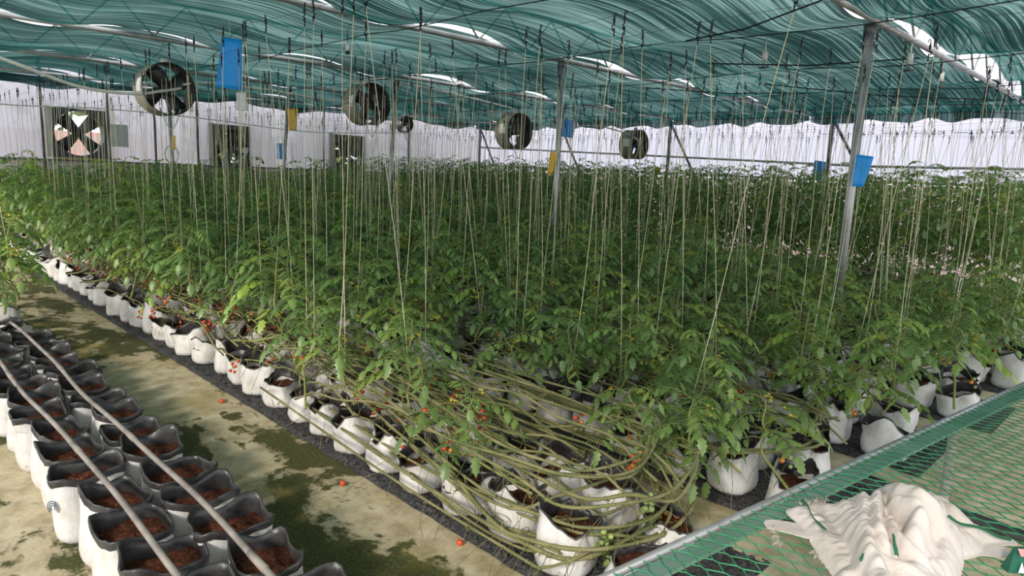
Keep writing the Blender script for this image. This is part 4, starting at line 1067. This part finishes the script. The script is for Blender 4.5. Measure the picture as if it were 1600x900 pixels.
# right folds
lobe([(1475, 805, .07), (1478, 830, .07), (1470, 860, .06), (1455, 900, .05)], .022, .018, seed=11)
lobe([(1455, 820, .07), (1450, 850, .07), (1445, 885, .06), (1440, 915, .06)], .018, .018, seed=12)
lobe([(1460, 772, .07), (1485, 785, .075), (1505, 805, .06), (1530, 822, .035), (1572, 842, .012)], (.026, .010), .008, seed=13)
lobe([(1480, 815, .03), (1510, 830, .025), (1540, 840, .016), (1578, 847, .008)], (.022, .008), .005, seed=14)
lobe([(1478, 838, .02), (1500, 845, .018), (1525, 852, .012), (1545, 855, .010)], .022, .008, seed=15)
# belly
lobe([(1365, 850, .06), (1385, 875, .075), (1415, 890, .07), (1440, 880, .07)], .022, .022, seed=16)
lobe([(1360, 905, .04), (1400, 912, .05), (1440, 912, .045)], .040, .03, seed=17)
lobe([(1345, 830, .01), (1400, 840, .02), (1460, 835, .01)], .055, .05, seed=18)
lobe([(1290, 850, .004), (1320, 868, .008), (1345, 890, .012), (1365, 915, .012)], .016, .006, flat=1, seed=19)
allp = np.concatenate([r_[0] for r_ in RIDGE]); lo_ = allp.min(0) - .05; hi_ = allp.max(0) + .05
GS = .0022; gx = np.arange(lo_[0], hi_[0], GS); gy = np.arange(lo_[1], hi_[1], GS); XX, YY = np.meshgrid(gx, gy)
ZZ = np.zeros_like(XX); acc = np.zeros_like(XX); MX = np.full_like(XX, -9.)
for (P_, w_, hh, flat) in RIDGE:
    best = np.full_like(XX, -9.)
    for k in range(60):
        d2 = ((XX - P_[k, 0]) ** 2 + (YY - P_[k, 1]) ** 2) / w_[k] ** 2
        crest = P_[k, 2] + hh
        if flat: v = np.where(d2 < .55, crest, -9.)
        else: v = np.where(d2 < 1, crest * (1 - d2) ** .75 , -9.)
        best = np.maximum(best, v)
    MX = np.maximum(MX, best)
    acc += np.exp(np.clip(best, -1, 1) * 240)
ZZ = np.where(MX > -1, np.log(acc) / 240, -1.) - .012
for a_ in range(0, 1):
    pass
ny_, nx_ = XX.shape; idx = -np.ones((ny_, nx_), int); vs = []; keep = MX > .0015
for j in range(ny_):
    for i in range(nx_):
        if keep[j, i]:
            x, y, z = XX[j, i], YY[j, i], max(ZZ[j, i], .002)
            f_ = min(1, z / .03)
            z += f_ * (.010 * abs(mnoise.noise(Vector((x * 22, y * 22, 1)))) + .0035 * mnoise.noise(Vector((x * 60, y * 45, 4))))
            idx[j, i] = len(vs); vs.append((x + f_ * .006 * mnoise.noise(Vector((x * 30, y * 30, 8))), y + f_ * .006 * mnoise.noise(Vector((x * 30, y * 30, 12))), z))
fs = [(idx[j, i], idx[j, i + 1], idx[j + 1, i + 1], idx[j + 1, i]) for j in range(ny_ - 1) for i in range(nx_ - 1) if min(idx[j, i], idx[j, i + 1], idx[j + 1, i + 1], idx[j + 1, i]) >= 0]
cb = MB(); cb.add(vs, [tuple(int(q) for q in f) for f in fs]); co = cb.build('fabric', MAT['cloth'], CL)
md = co.modifiers.new('relax', 'SMOOTH'); md.factor = .5; md.iterations = 5
md = co.modifiers.new('thick', 'SOLIDIFY'); md.thickness = .0015
# frayed threads
fr = MB(); rr = random.Random(5)
for (xa, ya, xb, yb, h, n, dx, dy) in [(1208, 820, 1222, 850, .008, 50, -9, 2), (1248, 788, 1292, 784, .035, 60, -1, -8), (1275, 855, 1340, 905, .008, 110, -8, 7)]:
    for k in range(n):
        t = rr.random(); x = xa + (xb - xa) * t + rr.uniform(-2, 4); y = ya + (yb - ya) * t + rr.uniform(-2, 2); L = rr.uniform(.5, 1.5)
        p = [px(x, y, .905 + h), px(x + dx * L * .5 + rr.uniform(-3, 3), y + dy * L * .5 + rr.uniform(-2, 2), .905 + h + rr.uniform(-.002, .006)), px(x + dx * L + rr.uniform(-4, 4), y + dy * L + rr.uniform(-3, 3), .905 + h * .8)]
        fr.tube([q - np.array([1.72, .42, .912]) for q in p], .0006, 3)
fr.build('frayed_edge', MAT['cloth'], CL)
def stripe(ctl, w_):
    s_ = MB(); P_ = spline([px(x, y, .905 + h) - np.array([1.72, .42, .912]) for x, y, h in ctl], 24); vs = []
    for i, p in enumerate(P_):
        T = P_[min(i + 1, 23)] - P_[max(i - 1, 0)]; S_ = np.cross(T, fw); S_ /= np.linalg.norm(S_)
        for k in (-1, 0, 1): vs.append(tuple(p + S_ * w_ * k + np.array([0, 0, .0012 if k == 0 else 0])))
    s_.add(vs, [(3 * i + k, 3 * i + k + 1, 3 * i + 4 + k, 3 * i + 3 + k) for i in range(23) for k in (0, 1)])
    o = s_.build('green_stripe', MAT['clothgreen'], CL); md = o.modifiers.new('t', 'SOLIDIFY'); md.thickness = .002; md.offset = 0
stripe([(1252, 782, .042), (1262, 790, .050), (1270, 808, .054), (1290, 828, .060)], .0032)
stripe([(1482, 806, .092), (1500, 818, .074), (1530, 824, .050), (1560, 838, .030), (1580, 843, .018)], .0030)
stripe([(1396, 836, .128), (1398, 852, .122), (1401, 868, .110)], .0036)
stripe([(1344, 876, .082), (1348, 868, .088), (1354, 865, .092)], .0026)

# packet at the corner of the picture
p0 = px(1604, 878, .93); e = empty('packet', tuple(p0), -PI / 4); m_ = MB()
vs = [(-.045, -.012, -.02), (.06, -.02, -.02), (.06, -.01, .035), (-.028, .0, .03), (-.045, .012, -.02), (.06, .02, -.02), (.06, .012, .035), (-.028, .006, .03)]
m_.add(vs, [(0, 1, 2, 3), (5, 4, 7, 6), (4, 0, 3, 7), (3, 2, 6, 7), (1, 5, 6, 2), (4, 5, 1, 0)]); m_.build('pouch', MAT['deepgreen'], e, smooth=False)
m_ = MB(); m_.add([(-.026, -.0145, .020), (.03, -.0185, .018), (.03, -.013, .034), (-.026, -.003, .0315)], [(0, 1, 2, 3)]); m_.build('pink_band', MAT['pink'], e)
m_ = MB(); m_.add([(-.028, -.0175, -.016), (-.014, -.018, -.016), (-.020, -.013, .006)], [(0, 1, 2)]); m_.build('white_mark', MAT['label'], e)
tag(e, 'dark green and pink packet at the right edge of the mesh table', 'packet')
for pp in opens + useds + CROWN + SHORT + TALL + SMALL: pp.drop()
